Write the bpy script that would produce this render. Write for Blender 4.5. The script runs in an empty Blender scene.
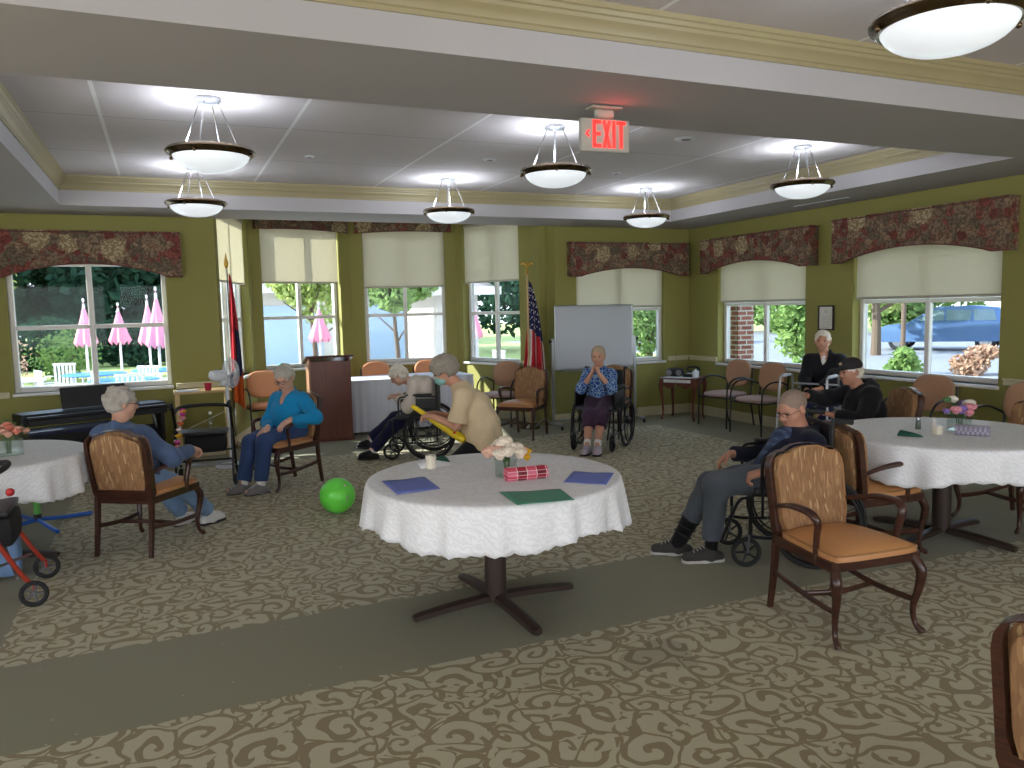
import bpy, math, random
import numpy as np
from mathutils import Vector, Matrix, Quaternion
SC = bpy.context.scene
COL = SC.collection
PI = math.pi

# ------------------------------------------------------------------ camera
def build_camera():
    pitch, roll, yaw, f = math.radians(5.51), math.radians(-1.319), math.radians(23.67), 787.5
    F = Vector((math.sin(yaw)*math.cos(pitch), math.cos(yaw)*math.cos(pitch), -math.sin(pitch)))
    r = Vector((math.cos(yaw), -math.sin(yaw), 0)); u = r.cross(F)
    c, s = math.cos(roll), math.sin(roll)
    R, U = c*r + s*u, -s*r + c*u
    M = Matrix((R, U, -F)).transposed().to_4x4()
    M.translation = (0, 0, 1.70)
    cd = bpy.data.cameras.new('camera'); cd.sensor_fit = 'HORIZONTAL'; cd.sensor_width = 36
    cd.lens = 36*f/1024; cd.clip_start = .05; cd.clip_end = 400
    co = bpy.data.objects.new('camera', cd); COL.objects.link(co); co.matrix_world = M
    SC.camera = co
build_camera()

# ------------------------------------------------------------------ light and exposure
SC.view_settings.view_transform = 'Standard'; SC.view_settings.look = 'None'
SC.view_settings.gamma = 1; SC.view_settings.use_curve_mapping = False
SC.view_settings.exposure = 0.72
SKY_STRENGTH = 4.6
SUN_STRENGTH = 20.0
LAMP_W = 9.5
def build_world():
    w = bpy.data.worlds.new('sky'); SC.world = w; w.use_nodes = True
    nt = w.node_tree; nt.nodes.clear()
    bg = nt.nodes.new('ShaderNodeBackground'); out = nt.nodes.new('ShaderNodeOutputWorld')
    tc = nt.nodes.new('ShaderNodeTexCoord'); sep = nt.nodes.new('ShaderNodeSeparateXYZ')
    cr = nt.nodes.new('ShaderNodeValToRGB')
    cr.color_ramp.elements[0].position = 0.0; cr.color_ramp.elements[0].color = (.94, .95, .98, 1)
    cr.color_ramp.elements[1].position = .6; cr.color_ramp.elements[1].color = (.60, .74, .98, 1)
    nt.links.new(tc.outputs['Generated'], sep.inputs[0]); nt.links.new(sep.outputs[2], cr.inputs[0])
    nt.links.new(cr.outputs[0], bg.inputs[0]); bg.inputs[1].default_value = SKY_STRENGTH
    nt.links.new(bg.outputs[0], out.inputs[0])
    sd = bpy.data.lights.new('sun', 'SUN'); sd.energy = SUN_STRENGTH; sd.angle = .01; sd.color = (1, .94, .84)
    so = bpy.data.objects.new('sun', sd); COL.objects.link(so)
    so.rotation_euler = Vector((-.80, .28, .50)).to_track_quat('Z', 'Y').to_euler(); so.location = (-10, 14, 12)
build_world()

# ------------------------------------------------------------------ materials
def lin(c):
    return tuple((v/255/12.92 if v/255 <= .04045 else ((v/255+.055)/1.055)**2.4) for v in c) + (1,)
MATS = {}
class NT:
    def __init__(s, name):
        s.m = bpy.data.materials.new(name); s.m.use_nodes = True; s.t = s.m.node_tree
        s.b = s.t.nodes['Principled BSDF']; s.out = s.t.nodes['Material Output']
    def n(s, typ, ins=None, **props):
        nd = s.t.nodes.new(typ)
        for k, v in props.items(): setattr(nd, k, v)
        for k, v in (ins or {}).items():
            s.set(nd.inputs[k], v)
        return nd
    def set(s, sock, v):
        if isinstance(v, bpy.types.NodeSocket): s.t.links.new(v, sock)
        else: sock.default_value = v
    def math(s, op, a, b=0.0, c=0.0):
        nd = s.t.nodes.new('ShaderNodeMath'); nd.operation = op
        s.set(nd.inputs[0], a); s.set(nd.inputs[1], b); s.set(nd.inputs[2], c)
        return nd.outputs[0]
    def mix(s, f, a, b):
        nd = s.t.nodes.new('ShaderNodeMix'); nd.data_type = 'RGBA'
        s.set(nd.inputs[0], f); s.set(nd.inputs[6], a); s.set(nd.inputs[7], b)
        return nd.outputs[2]
    def ramp(s, f, stops):
        nd = s.t.nodes.new('ShaderNodeValToRGB'); cr = nd.color_ramp
        while len(cr.elements) < len(stops): cr.elements.new(.5)
        for e, (p, c) in zip(cr.elements, stops): e.position = p; e.color = c
        s.set(nd.inputs[0], f); return nd.outputs[0]
    def co(s, kind='Object'):
        return s.n('ShaderNodeTexCoord').outputs[kind]
    def noise(s, scale, detail=2, vec=None, out=0, rough=.5, dim='3D'):
        nd = s.n('ShaderNodeTexNoise', {'Scale': scale, 'Detail': detail, 'Roughness': rough})
        if vec is not None: s.set(nd.inputs['Vector'], vec)
        return nd.outputs[out]
    def bump(s, h, strength=.3, dist=.01):
        nd = s.n('ShaderNodeBump', {'Height': h, 'Strength': strength, 'Distance': dist})
        s.t.links.new(nd.outputs[0], s.b.inputs['Normal'])
    def base(s, v): s.set(s.b.inputs['Base Color'], v)
    def rough(s, v): s.set(s.b.inputs['Roughness'], v)

def plain(name, rgb, rough=.6, metal=0, var=.08, scale=12, bump=0, spec=None):
    if name in MATS: return MATS[name]
    t = NT(name); c = lin(rgb)
    n = t.noise(scale, 3, t.co())
    lo = tuple(v*(1-var) for v in c[:3])+(1,); hi = tuple(min(1, v*(1+var)) for v in c[:3])+(1,)
    t.base(t.mix(n, lo, hi)); t.rough(rough); t.b.inputs['Metallic'].default_value = metal
    if spec is not None: t.b.inputs['Specular IOR Level'].default_value = spec
    if bump: t.bump(t.noise(scale*8, 2, t.co()), bump, .004)
    MATS[name] = t.m; return t.m

def emis(name, rgb, strength):
    if name in MATS: return MATS[name]
    t = NT(name); t.base(lin(rgb)); t.b.inputs['Emission Color'].default_value = lin(rgb)
    t.b.inputs['Emission Strength'].default_value = strength
    MATS[name] = t.m; return t.m

def make_materials():
    # wall paint
    t = NT('olive_paint'); c = t.co()
    n = t.noise(1.4, 4, c); t.base(t.mix(n, lin((132, 127, 66)), lin((142, 137, 72)))); t.rough(.75)
    t.bump(t.noise(180, 2, c), .12, .002); MATS['wall'] = t.m
    t = NT('soffit_paint'); c = t.co(); n = t.noise(.8, 3, c)
    t.base(t.mix(n, lin((172, 168, 170)), lin((182, 178, 180)))); t.rough(.8); MATS['soffit'] = t.m
    # large lay-in ceiling panels with thin light joints
    t = NT('ceiling_panels'); c = t.co(); sp = t.n('ShaderNodeSeparateXYZ', {0: c})
    gx = t.math('ABSOLUTE', t.math('SUBTRACT', t.math('FRACT', t.math('ADD', t.math('DIVIDE', t.math('ADD', sp.outputs[0], .33), 1.335), 10.5)), .5))
    gy = t.math('ABSOLUTE', t.math('SUBTRACT', t.math('FRACT', t.math('ADD', t.math('DIVIDE', t.math('SUBTRACT', sp.outputs[1], 6.55), 1.35), 10.5)), .5))
    lx = t.math('LESS_THAN', gx, .010); ly = t.math('LESS_THAN', gy, .0035)
    n = t.noise(1.1, 3, c); nn = t.noise(90, 2, c)
    base = t.mix(n, lin((196, 188, 187)), lin((212, 204, 202)))
    base = t.mix(t.math('MULTIPLY', nn, .25), base, lin((150, 147, 150)))
    base = t.mix(ly, base, lin((120, 118, 120))); base = t.mix(lx, base, lin((228, 226, 224)))
    t.base(base); t.rough(.9); t.bump(nn, .3, .003); MATS['ceil'] = t.m
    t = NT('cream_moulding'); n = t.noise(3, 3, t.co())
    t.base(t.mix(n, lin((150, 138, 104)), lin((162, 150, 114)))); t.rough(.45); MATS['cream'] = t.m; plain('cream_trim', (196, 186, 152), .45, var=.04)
    plain('white_frame', (214, 212, 206), .35, var=.03); MATS['wframe'] = MATS['white_frame']
    # carpet
    t = NT('scroll_carpet'); c = t.co(); sp = t.n('ShaderNodeSeparateXYZ', {0: c})
    X, Y = sp.outputs[0], sp.outputs[1]
    flat = t.n('ShaderNodeCombineXYZ', {0: X, 1: Y}).outputs[0]
    wn = t.noise(3.2, 2, flat, out=1)
    w1 = t.n('ShaderNodeVectorMath', {0: wn, 1: (.5, .5, .5)}, operation='SUBTRACT').outputs[0]
    w2 = t.n('ShaderNodeVectorMath', {0: w1, 'Scale': .22}, operation='SCALE').outputs[0]
    P = t.n('ShaderNodeVectorMath', {0: flat, 1: w2}, operation='ADD').outputs[0]
    def swirl(scale, freq, off):
        Pq = t.n('ShaderNodeVectorMath', {0: P, 1: off}, operation='ADD').outputs[0]
        v = t.n('ShaderNodeTexVoronoi', {'Vector': Pq, 'Scale': scale, 'Randomness': .75}, voronoi_dimensions='2D')
        d = t.n('ShaderNodeVectorMath', {0: Pq, 1: v.outputs['Position']}, operation='SUBTRACT').outputs[0]
        s2 = t.n('ShaderNodeSeparateXYZ', {0: d}); r = t.n('ShaderNodeVectorMath', {0: d}, operation='LENGTH').outputs['Value']
        th = t.math('ARCTAN2', s2.outputs[1], s2.outputs[0])
        cs = t.n('ShaderNodeSeparateColor', {0: v.outputs['Color']})
        hand = t.math('SUBTRACT', t.math('MULTIPLY', t.math('GREATER_THAN', cs.outputs[0], .5), 2), 1)
        a = t.math('ADD', t.math('MULTIPLY', th, hand), t.math('MULTIPLY', r, freq*2*PI))
        a = t.math('ADD', a, t.math('MULTIPLY', cs.outputs[1], 6.28))
        return t.math('SINE', a), r
    s1, r1 = swirl(4.6, 11.0, (0, 0, 0))
    s2_, r2 = swirl(6.4, 14.0, (3.3, 1.7, 0))
    pick = t.noise(3.4, 0, flat)
    sel = t.math('GREATER_THAN', pick, .5)
    sv = t.n('ShaderNodeMix', {0: sel, 2: s1, 3: s2_}).outputs[0]
    ve = t.n('ShaderNodeTexVoronoi', {'Vector': P, 'Scale': 4.6, 'Randomness': .75}, voronoi_dimensions='2D', feature='DISTANCE_TO_EDGE')
    edge = t.math('LESS_THAN', ve.outputs['Distance'], .030)
    line = t.math('MAXIMUM', t.math('LESS_THAN', sv, -.42), edge)
    pile = t.noise(260, 2, flat); blot = t.noise(1.7, 3, flat)
    light = t.mix(pile, lin((148, 140, 112)), lin((200, 190, 158)))
    dark = t.mix(pile, lin((108, 96, 68)), lin((154, 138, 102)))
    pat = t.mix(line, light, dark)
    green = t.mix(pile, lin((104, 104, 82)), lin((142, 139, 112)))
    green = t.mix(t.math('MULTIPLY', t.noise(2.4, 4, flat), .45), green, lin((136, 122, 90)))
    # plan of the patterned field: plain band, plain margins
    jit = t.math('MULTIPLY', t.math('SUBTRACT', t.noise(14, 1, flat), .5), .05)
    Yj = t.math('ADD', Y, jit); Xj = t.math('ADD', X, jit)
    near = t.math('LESS_THAN', Yj, 3.50)
    far = t.math('GREATER_THAN', Yj, 4.42)
    inx = t.math('MULTIPLY', t.math('GREATER_THAN', Xj, -.88), t.math('LESS_THAN', Xj, 6.35))
    iny = t.math('LESS_THAN', Yj, 9.35)
    diag = t.math('LESS_THAN', t.math('SUBTRACT', Xj, Yj), -.15)
    f2 = t.math('MULTIPLY', t.math('MULTIPLY', far, inx), t.math('MULTIPLY', iny, diag))
    lneg = t.math('MAXIMUM', near, f2)
    colr = t.mix(lneg, green, pat)
    stain = t.math('LESS_THAN', t.noise(1.15, 2, flat), .30)
    colr = t.mix(t.math('MULTIPLY', stain, .25), colr, lin((70, 62, 48)))
    spk = t.n('ShaderNodeTexVoronoi', {'Vector': flat, 'Scale': 2.2}, voronoi_dimensions='2D')
    colr = t.mix(t.math('MULTIPLY', t.math('LESS_THAN', spk.outputs['Distance'], .010), .6), colr, lin((190, 185, 170)))
    t.base(colr); t.rough(.95); t.b.inputs['Specular IOR Level'].default_value = .2
    t.b.inputs['Sheen Weight'].default_value = .15
    t.bump(pile, .5, .004); MATS['carpet'] = t.m
    # valance fabric
    t = NT('floral_fabric'); c = t.co()
    wn = t.noise(12, 3, c, out=1)
    P = t.n('ShaderNodeVectorMath', {0: c, 1: t.n('ShaderNodeVectorMath', {0: wn, 'Scale': .09}, operation='SCALE').outputs[0]}, operation='ADD').outputs[0]
    v = t.n('ShaderNodeTexVoronoi', {'Vector': P, 'Scale': 12.0, 'Randomness': 1})
    v2 = t.n('ShaderNodeTexVoronoi', {'Vector': P, 'Scale': 34.0})
    cs = t.n('ShaderNodeSeparateColor', {0: v.outputs['Color']})
    base = t.ramp(cs.outputs[0], [(0, lin((128, 108, 90))), (.28, lin((100, 92, 76))), (.42, lin((140, 80, 70))), (.60, lin((112, 56, 52))), (.72, lin((150, 128, 102))), (1, lin((118, 100, 84)))])
    petal = t.math('MULTIPLY', t.math('GREATER_THAN', v2.outputs['Distance'], .52), .55)
    base = t.mix(petal, base, lin((62, 46, 40)))
    v3 = t.n('ShaderNodeTexVoronoi', {'Vector': c, 'Scale': 2.1, 'Randomness': .5})
    dist = t.math('ADD', v3.outputs['Distance'], t.math('MULTIPLY', t.math('SUBTRACT', t.noise(22, 3, c), .5), .22))
    big = t.math('LESS_THAN', dist, .27)
    cream = t.mix(t.math('MULTIPLY', t.math('GREATER_THAN', v2.outputs['Distance'], .45), .8), lin((176, 160, 128)), lin((120, 100, 76)))
    base = t.mix(big, base, cream)
    t.base(base); t.rough(.85); t.b.inputs['Specular IOR Level'].default_value = .2; MATS['floral'] = t.m
    # roller shade: translucent cloth
    t = NT('shade_cloth'); n = t.noise(160, 1, t.co())
    colr = t.mix(n, lin((214, 208, 190)), lin((226, 220, 202)))
    df = t.n('ShaderNodeBsdfDiffuse', {'Color': colr}); tr = t.n('ShaderNodeBsdfTranslucent', {'Color': colr})
    mx = t.n('ShaderNodeMixShader', {0: .5, 1: df.outputs[0], 2: tr.outputs[0]}); t.t.links.new(mx.outputs[0], t.out.inputs[0]); MATS['shade'] = t.m
    # window glass
    t = NT('window_glass'); lw = t.n('ShaderNodeLayerWeight', {0: .5}); fr = t.math('ADD', t.math('MULTIPLY', t.math('POWER', lw.outputs[1], 6), .35), .006)
    trn = t.n('ShaderNodeBsdfTransparent', {0: (.60, .64, .66, 1)}); gl = t.n('ShaderNodeBsdfGlossy', {'Roughness': .02})
    mx = t.n('ShaderNodeMixShader', {0: fr, 1: trn.outputs[0], 2: gl.outputs[0]}); t.t.links.new(mx.outputs[0], t.out.inputs[0]); MATS['glass'] = t.m
    t = NT('vase_glass'); lw = t.n('ShaderNodeLayerWeight', {0: .5}); fr = t.math('ADD', t.math('MULTIPLY', t.math('POWER', lw.outputs[1], 4), .6), .07)
    trn = t.n('ShaderNodeBsdfTransparent', {0: (.93, .97, .96, 1)}); gl = t.n('ShaderNodeBsdfGlossy', {'Roughness': .05})
    mx = t.n('ShaderNodeMixShader', {0: fr, 1: trn.outputs[0], 2: gl.outputs[0]}); t.t.links.new(mx.outputs[0], t.out.inputs[0]); MATS['vglass'] = t.m
    # lamp bowl
    t = NT('frosted_bowl'); t.base(lin((235, 238, 240))); t.rough(.25)
    lw = t.n('ShaderNodeTexGradient', {}, gradient_type='SPHERICAL')
    t.b.inputs['Emission Color'].default_value = (.86, .93, 1, 1); t.b.inputs['Emission Strength'].default_value = .36
    MATS['bowl'] = t.m
    t = NT('bronze_ring'); n = t.noise(30, 2, t.co()); t.base(t.mix(n, lin((92, 78, 60)), lin((130, 112, 88)))); t.rough(.25); t.b.inputs['Metallic'].default_value = 1; MATS['bronze'] = t.m
    # dark mahogany wood
    t = NT('mahogany'); c = t.co()
    mp = t.n('ShaderNodeMapping', {'Vector': c, 'Scale': (3, 3, 26)}); n = t.noise(3, 4, mp.outputs[0])
    t.base(t.ramp(n, [(.3, lin((44, 24, 18))), (.7, lin((78, 44, 32)))])); t.rough(.28); MATS['wood'] = t.m
    t = NT('cherry_laminate'); c = t.co()
    mp = t.n('ShaderNodeMapping', {'Vector': c, 'Scale': (14, 14, 1.2)}); n = t.noise(3, 4, mp.outputs[0])
    t.base(t.ramp(n, [(.3, lin((84, 38, 26))), (.7, lin((112, 54, 36)))])); t.rough(.35); MATS['cherry'] = t.m
    # chair back weave: tan with streaks
    t = NT('streaked_tan_weave'); c = t.co()
    mp = t.n('ShaderNodeMapping', {'Vector': c, 'Scale': (90, 90, 13)})
    v = t.n('ShaderNodeTexVoronoi', {'Vector': mp.outputs[0], 'Scale': 1.0, 'Randomness': .8})
    cs = t.n('ShaderNodeSeparateColor', {0: v.outputs['Color']})
    n2 = t.noise(3, 3, mp.outputs[0])
    colr = t.ramp(cs.outputs[0], [(0, lin((136, 100, 68))), (.5, lin((152, 112, 76))), (.9, lin((170, 130, 88))), (.97, lin((204, 172, 126)))])
    colr = t.mix(t.math('MULTIPLY', n2, .5), colr, lin((128, 92, 58)))
    t.base(colr); t.rough(.8); t.bump(t.noise(300, 1, c), .2, .002); MATS['weave'] = t.m
    plain('ochre_vinyl', (190, 134, 84), .42, var=.1, scale=5, bump=.08); MATS['ochre'] = MATS['ochre_vinyl']
    plain('black_metal', (22, 21, 22), .35, .3); plain('black_plastic', (18, 18, 20), .5)
    plain('black_rubber', (26, 26, 27), .75); plain('black_vinyl', (20, 20, 24), .45, bump=.1)
    plain('chrome', (190, 192, 196), .2, 1, var=.03); plain('aluminium', (176, 178, 182), .32, .9, var=.04)
    plain('pink_vinyl', (176, 148, 142), .5); plain('brown_steel', (66, 52, 46), .45, .3)
    plain('light_wood', (190, 160, 112), .5, var=.15); plain('white_plastic', (214, 216, 220), .35, var=.02)
    # table cloth: damask
    t = NT('white_damask'); c = t.co()
    ck = t.n('ShaderNodeTexWave', {'Vector': c, 'Scale': 14.0, 'Distortion': 9.0, 'Detail': 2, 'Detail Scale': 2.0}, wave_type='RINGS')
    n = t.noise(200, 1, c)
    t.base(t.mix(ck.outputs[1], lin((226, 226, 228)), lin((238, 238, 240)))); t.rough(.6)
    t.bump(t.math('ADD', t.math('MULTIPLY', ck.outputs[1], .5), t.math('MULTIPLY', n, .2)), .12, .003); MATS['cloth'] = t.m
    plain('white_skirt', (206, 208, 220), .7, var=.03)
    # plaid napkin
    t = NT('red_plaid'); c = t.co('Generated'); sp = t.n('ShaderNodeSeparateXYZ', {0: c})
    def stripe(v, f, th): return t.math('GREATER_THAN', t.math('FRACT', t.math('MULTIPLY', v, f)), th)
    a = stripe(sp.outputs[0], 2.1, .5); b = stripe(sp.outputs[2], 2.0, .5)
    base = t.mix(a, lin((206, 104, 126)), lin((110, 20, 40))); base = t.mix(t.math('MULTIPLY', b, .5), base, lin((190, 30, 52)))
    l = t.math('MAXIMUM', stripe(sp.outputs[0], 4.2, .95), stripe(sp.outputs[2], 4, .92)); base = t.mix(l, base, lin((236, 224, 224)))
    t.base(base); t.rough(.85); MATS['plaid'] = t.m
    t = NT('grey_check'); c = t.co(); ck = t.n('ShaderNodeTexChecker', {'Vector': c, 'Scale': 70, 'Color1': lin((170, 164, 178)), 'Color2': lin((120, 114, 134))})
    t.base(ck.outputs[0]); t.rough(.85); MATS['check'] = t.m
    # brick
    t = NT('brick'); bt = t.n('ShaderNodeTexBrick', {'Color1': lin((120, 66, 54)), 'Color2': lin((146, 88, 72)), 'Mortar': lin((176, 166, 156)), 'Scale': 1.0, 'Mortar Size': .012, 'Brick Width': .22, 'Row Height': .075})
    sb = t.n('ShaderNodeSeparateXYZ', {0: t.co()}); cb = t.n('ShaderNodeCombineXYZ', {0: t.math('ADD', sb.outputs[0], sb.outputs[1]), 1: sb.outputs[2]}); t.t.links.new(cb.outputs[0], bt.inputs['Vector'])
    t.base(bt.outputs[0]); t.rough(.9); MATS['brick'] = t.m
    t = NT('lawn'); c = t.co(); t.base(t.mix(t.noise(3, 5, c), lin((120, 140, 70)), lin((176, 180, 110)))); t.rough(.95); MATS['grass'] = t.m
    plain('concrete', (186, 184, 178), .9, var=.12, scale=2); plain('asphalt', (120, 122, 128), .9, var=.1)
    # knit / woven clothes with fine bump
make_materials()
def cloth(name, rgb, var=.12, scale=30, rough=.85):
    if name in MATS: return MATS[name]
    t = NT(name); c = t.co(); k = lin(rgb); n = t.noise(scale, 3, c)
    t.base(t.mix(n, tuple(v*(1-var) for v in k[:3])+(1,), tuple(min(1, v*(1+var)) for v in k[:3])+(1,)))
    t.rough(rough); t.b.inputs['Specular IOR Level'].default_value = .2; t.b.inputs['Sheen Weight'].default_value = .1
    t.bump(t.noise(220, 1, c), .25, .003); MATS[name] = t.m; return t.m
def skin(name, rgb):
    if name in MATS: return MATS[name]
    t = NT(name); c = t.co(); k = lin(rgb); n = t.noise(14, 4, c)
    t.base(t.mix(n, (k[0]*.9, k[1]*.84, k[2]*.82, 1), (min(1, k[0]*1.06), k[1]*1.06, k[2]*1.06, 1))); t.rough(.5)
    t.b.inputs['Subsurface Weight'].default_value = .08; t.b.inputs['Subsurface Radius'].default_value = (.02, .008, .005); t.b.inputs['Subsurface Scale'].default_value = .5
    t.bump(t.noise(120, 2, c), .15, .002); MATS[name] = t.m; return t.m

# ------------------------------------------------------------------ mesh helpers
def V(*a): return Vector(a)
def rotz(a): return Matrix.Rotation(a, 4, 'Z')
class MB:
    """collects shapes into one mesh"""
    def __init__(s): s.v = []; s.f = []; s.m = []
    def add(s, vs, fs, mi=0, M=None):
        o = len(s.v)
        for p in vs:
            p = Vector(p); s.v.append(tuple(M @ p) if M is not None else tuple(p))
        for f in fs: s.f.append(tuple(i+o for i in f)); s.m.append(mi)
        return s
    def box(s, c, size, mi=0, M=None, ch=0.0):
        x, y, z = (d/2 for d in size); h = min(ch, x*.99, y*.99, z*.99)
        if h <= 0:
            vs = [(c[0]+a*x, c[1]+b*y, c[2]+d*z) for a in (-1, 1) for b in (-1, 1) for d in (-1, 1)]
            fs = [(0, 1, 3, 2), (4, 6, 7, 5), (0, 4, 5, 1), (2, 3, 7, 6), (0, 2, 6, 4), (1, 5, 7, 3)]
            return s.add(vs, fs, mi, M)
        # chamfered box as convex layers: three axis slabs merged by rings along z
        def ring(zz, i):
            a, b = x-i, y-i; k = h if i == 0 else h*.4
            pts = [(a-k, -b), (a, -b+k), (a, b-k), (a-k, b), (-a+k, b), (-a, b-k), (-a, -b+k), (-a+k, -b)]
            return [(c[0]+p, c[1]+q, c[2]+zz) for p, q in pts]
        rings = [ring(-z, h), ring(-z+h, 0), ring(z-h, 0), ring(z, h)]
        vs = [p for r in rings for p in r]; fs = []
        for r in range(3):
            for i in range(8):
                j = (i+1) % 8; fs.append((r*8+i, r*8+j, (r+1)*8+j, (r+1)*8+i))
        fs.append(tuple(range(7, -1, -1))); fs.append(tuple(range(24, 32)))
        return s.add(vs, fs, mi, M)
    def tube(s, pts, r, n=8, closed=False, mi=0, M=None, flat=None, smooth=0):
        pts = [Vector(p) for p in pts]
        rs = list(r) if hasattr(r, '__len__') else [r]*len(pts)
        if smooth:
            pts, rs = catmull(pts, rs, smooth, closed)
        N = len(pts); vs = []; up = None
        for i in range(N):
            if closed: t = pts[(i+1) % N]-pts[i-1]
            else: t = pts[min(i+1, N-1)]-pts[max(i-1, 0)]
            if t.length < 1e-9: t = Vector((0, 0, 1))
            t.normalize()
            if up is None:
                up = Vector((0, 0, 1)) if abs(t.z) < .9 else Vector((0, 1, 0))
            a = t.cross(up)
            if a.length < 1e-4: a = t.cross(Vector((1, 0, 0)))
            a.normalize(); b = a.cross(t).normalized(); up = b
            for k in range(n):
                th = 2*PI*(k+.5)/n
                w, h = (rs[i], rs[i]) if flat is None else (rs[i]*flat[0], rs[i]*flat[1])
                vs.append(pts[i]+a*math.cos(th)*w+b*math.sin(th)*h)
        fs = []
        for i in range(N if closed else N-1):
            j = (i+1) % N
            for k in range(n):
                l = (k+1) % n; fs.append((i*n+k, j*n+k, j*n+l, i*n+l))
        if not closed:
            fs.append(tuple(range(n))); fs.append(tuple(range((N-1)*n+n-1, (N-1)*n-1, -1)))
        return s.add(vs, fs, mi, M)
    def lathe(s, prof, n=24, c=(0, 0, 0), mi=0, M=None, caps=True):
        vs = [(c[0]+r*math.cos(2*PI*k/n), c[1]+r*math.sin(2*PI*k/n), c[2]+z) for r, z in prof for k in range(n)]
        fs = []
        for i in range(len(prof)-1):
            for k in range(n):
                l = (k+1) % n; fs.append((i*n+k, i*n+l, (i+1)*n+l, (i+1)*n+k))
        if caps:
            fs.append(tuple(range(n-1, -1, -1))); fs.append(tuple(range((len(prof)-1)*n, len(prof)*n)))
        return s.add(vs, fs, mi, M)
    def torus(s, R, r, c=(0, 0, 0), axis='x', n=40, k=8, mi=0, M=None):
        pts = []
        for i in range(n):
            a = 2*PI*i/n; u, w = R*math.cos(a), R*math.sin(a)
            pts.append({'x': (c[0], c[1]+u, c[2]+w), 'y': (c[0]+u, c[1], c[2]+w), 'z': (c[0]+u, c[1]+w, c[2])}[axis])
        return s.tube(pts, r, k, True, mi, M)
    def ell(s, c, rad, n=16, k=10, mi=0, M=None, rip=0, seed=0):
        vs = []; rnd = random.Random(seed); ph = rnd.random()*6
        for i in range(k+1):
            ph_ = PI*i/k
            for j in range(n):
                th = 2*PI*j/n
                q = 1+rip*math.sin(5*th+ph+3*ph_)*math.sin(ph_)+rip*.6*math.sin(9*ph_+2*th+ph)
                vs.append((c[0]+rad[0]*q*math.sin(ph_)*math.cos(th), c[1]+rad[1]*q*math.sin(ph_)*math.sin(th), c[2]+rad[2]*q*math.cos(ph_)))
        fs = []
        for i in range(k):
            for j in range(n):
                l = (j+1) % n; fs.append((i*n+j, (i+1)*n+j, (i+1)*n+l, i*n+l))
        return s.add(vs, fs, mi, M)
    def rbox(s, c, size, r, n=6, mi=0, M=None, puff=0):
        """rounded box (cushion)"""
        hx, hy, hz = (d/2 for d in size); r = min(r, hx, hy, hz); vs = {}; fs = []
        lst = []
        def vid(p):
            k = tuple(round(q, 5) for q in p)
            if k not in vs: vs[k] = len(lst); lst.append(p)
            return vs[k]
        def mp(u):
            m = max(abs(q) for q in u); d = Vector(u).normalized()
            core = Vector(((hx-r)*max(-1, min(1, u[0]*1.35)), (hy-r)*max(-1, min(1, u[1]*1.35)), (hz-r)*max(-1, min(1, u[2]*1.35))))
            p = core+d*r
            if puff and abs(p.z) > hz*.5:
                p.z += math.copysign(puff*(1-(p.x/hx)**2)*(1-(p.y/hy)**2), p.z)
            return (c[0]+p.x, c[1]+p.y, c[2]+p.z)
        for ax in range(3):
            for sg in (-1, 1):
                g = [[None]*(n+1) for _ in range(n+1)]
                for i in range(n+1):
                    for j in range(n+1):
                        a, b = -1+2*i/n, -1+2*j/n; u = [0, 0, 0]; u[ax] = sg; u[(ax+1) % 3] = a; u[(ax+2) % 3] = b
                        g[i][j] = vid(mp(u))
                for i in range(n):
                    for j in range(n):
                        q = (g[i][j], g[i+1][j], g[i+1][j+1], g[i][j+1]); fs.append(q if sg > 0 else q[::-1])
        return s.add(lst, fs, mi, M)
    def slab(s, outline, y0, y1, mi=0, M=None, inset=0, dome=0):
        """outline (x,z) points CCW seen from -y, extruded y0..y1; front (y0) may be inset and domed"""
        n = len(outline); cx = sum(p[0] for p in outline)/n; cz = sum(p[1] for p in outline)/n
        def ring(k, y): return [(cx+(p[0]-cx)*k, y, cz+(p[1]-cz)*k) for p in outline]
        w = max(p[0] for p in outline)-cx
        sg = 1 if y1 > y0 else -1
        if inset:
            ki = 1-inset/w
            rings = [ring(ki, y1), ring(1, y1-sg*inset*.6), ring(1, y0+sg*inset*.6), ring(ki, y0), ring(ki*.72, y0-sg*dome*.7), ring(ki*.35, y0-sg*dome)]
        else: rings = [ring(1, y1), ring(1, y0)]
        vs = [p for r in rings for p in r]; fs = []
        for r in range(len(rings)-1):
            for i in range(n):
                j = (i+1) % n; fs.append((r*n+i, r*n+j, (r+1)*n+j, (r+1)*n+i))
        fs.append(tuple(range(n-1, -1, -1))); fs.append(tuple(range((len(rings)-1)*n, len(rings)*n)))
        return s.add(vs, fs, mi, M)
    def build(s, name, mats, parent=None, smooth=True, ang=35, M=None):
        me = bpy.data.meshes.new(name); me.from_pydata(s.v, [], s.f)
        if not isinstance(mats, (list, tuple)): mats = [mats]
        for m in mats: me.materials.append(MATS[m] if isinstance(m, str) else m)
        me.polygons.foreach_set('material_index', s.m)
        import bmesh
        bm = bmesh.new(); bm.from_mesh(me)
        bmesh.ops.remove_doubles(bm, verts=bm.verts, dist=1e-6)
        bmesh.ops.recalc_face_normals(bm, faces=bm.faces); bm.to_mesh(me); bm.free()
        if smooth:
            me.polygons.foreach_set('use_smooth', [True]*len(me.polygons))
            me.set_sharp_from_angle(angle=math.radians(ang))
        me.update()
        o = bpy.data.objects.new(name, me); COL.objects.link(o)
        if parent: o.parent = parent
        if M is not None: o.matrix_local = M
        return o
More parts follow.
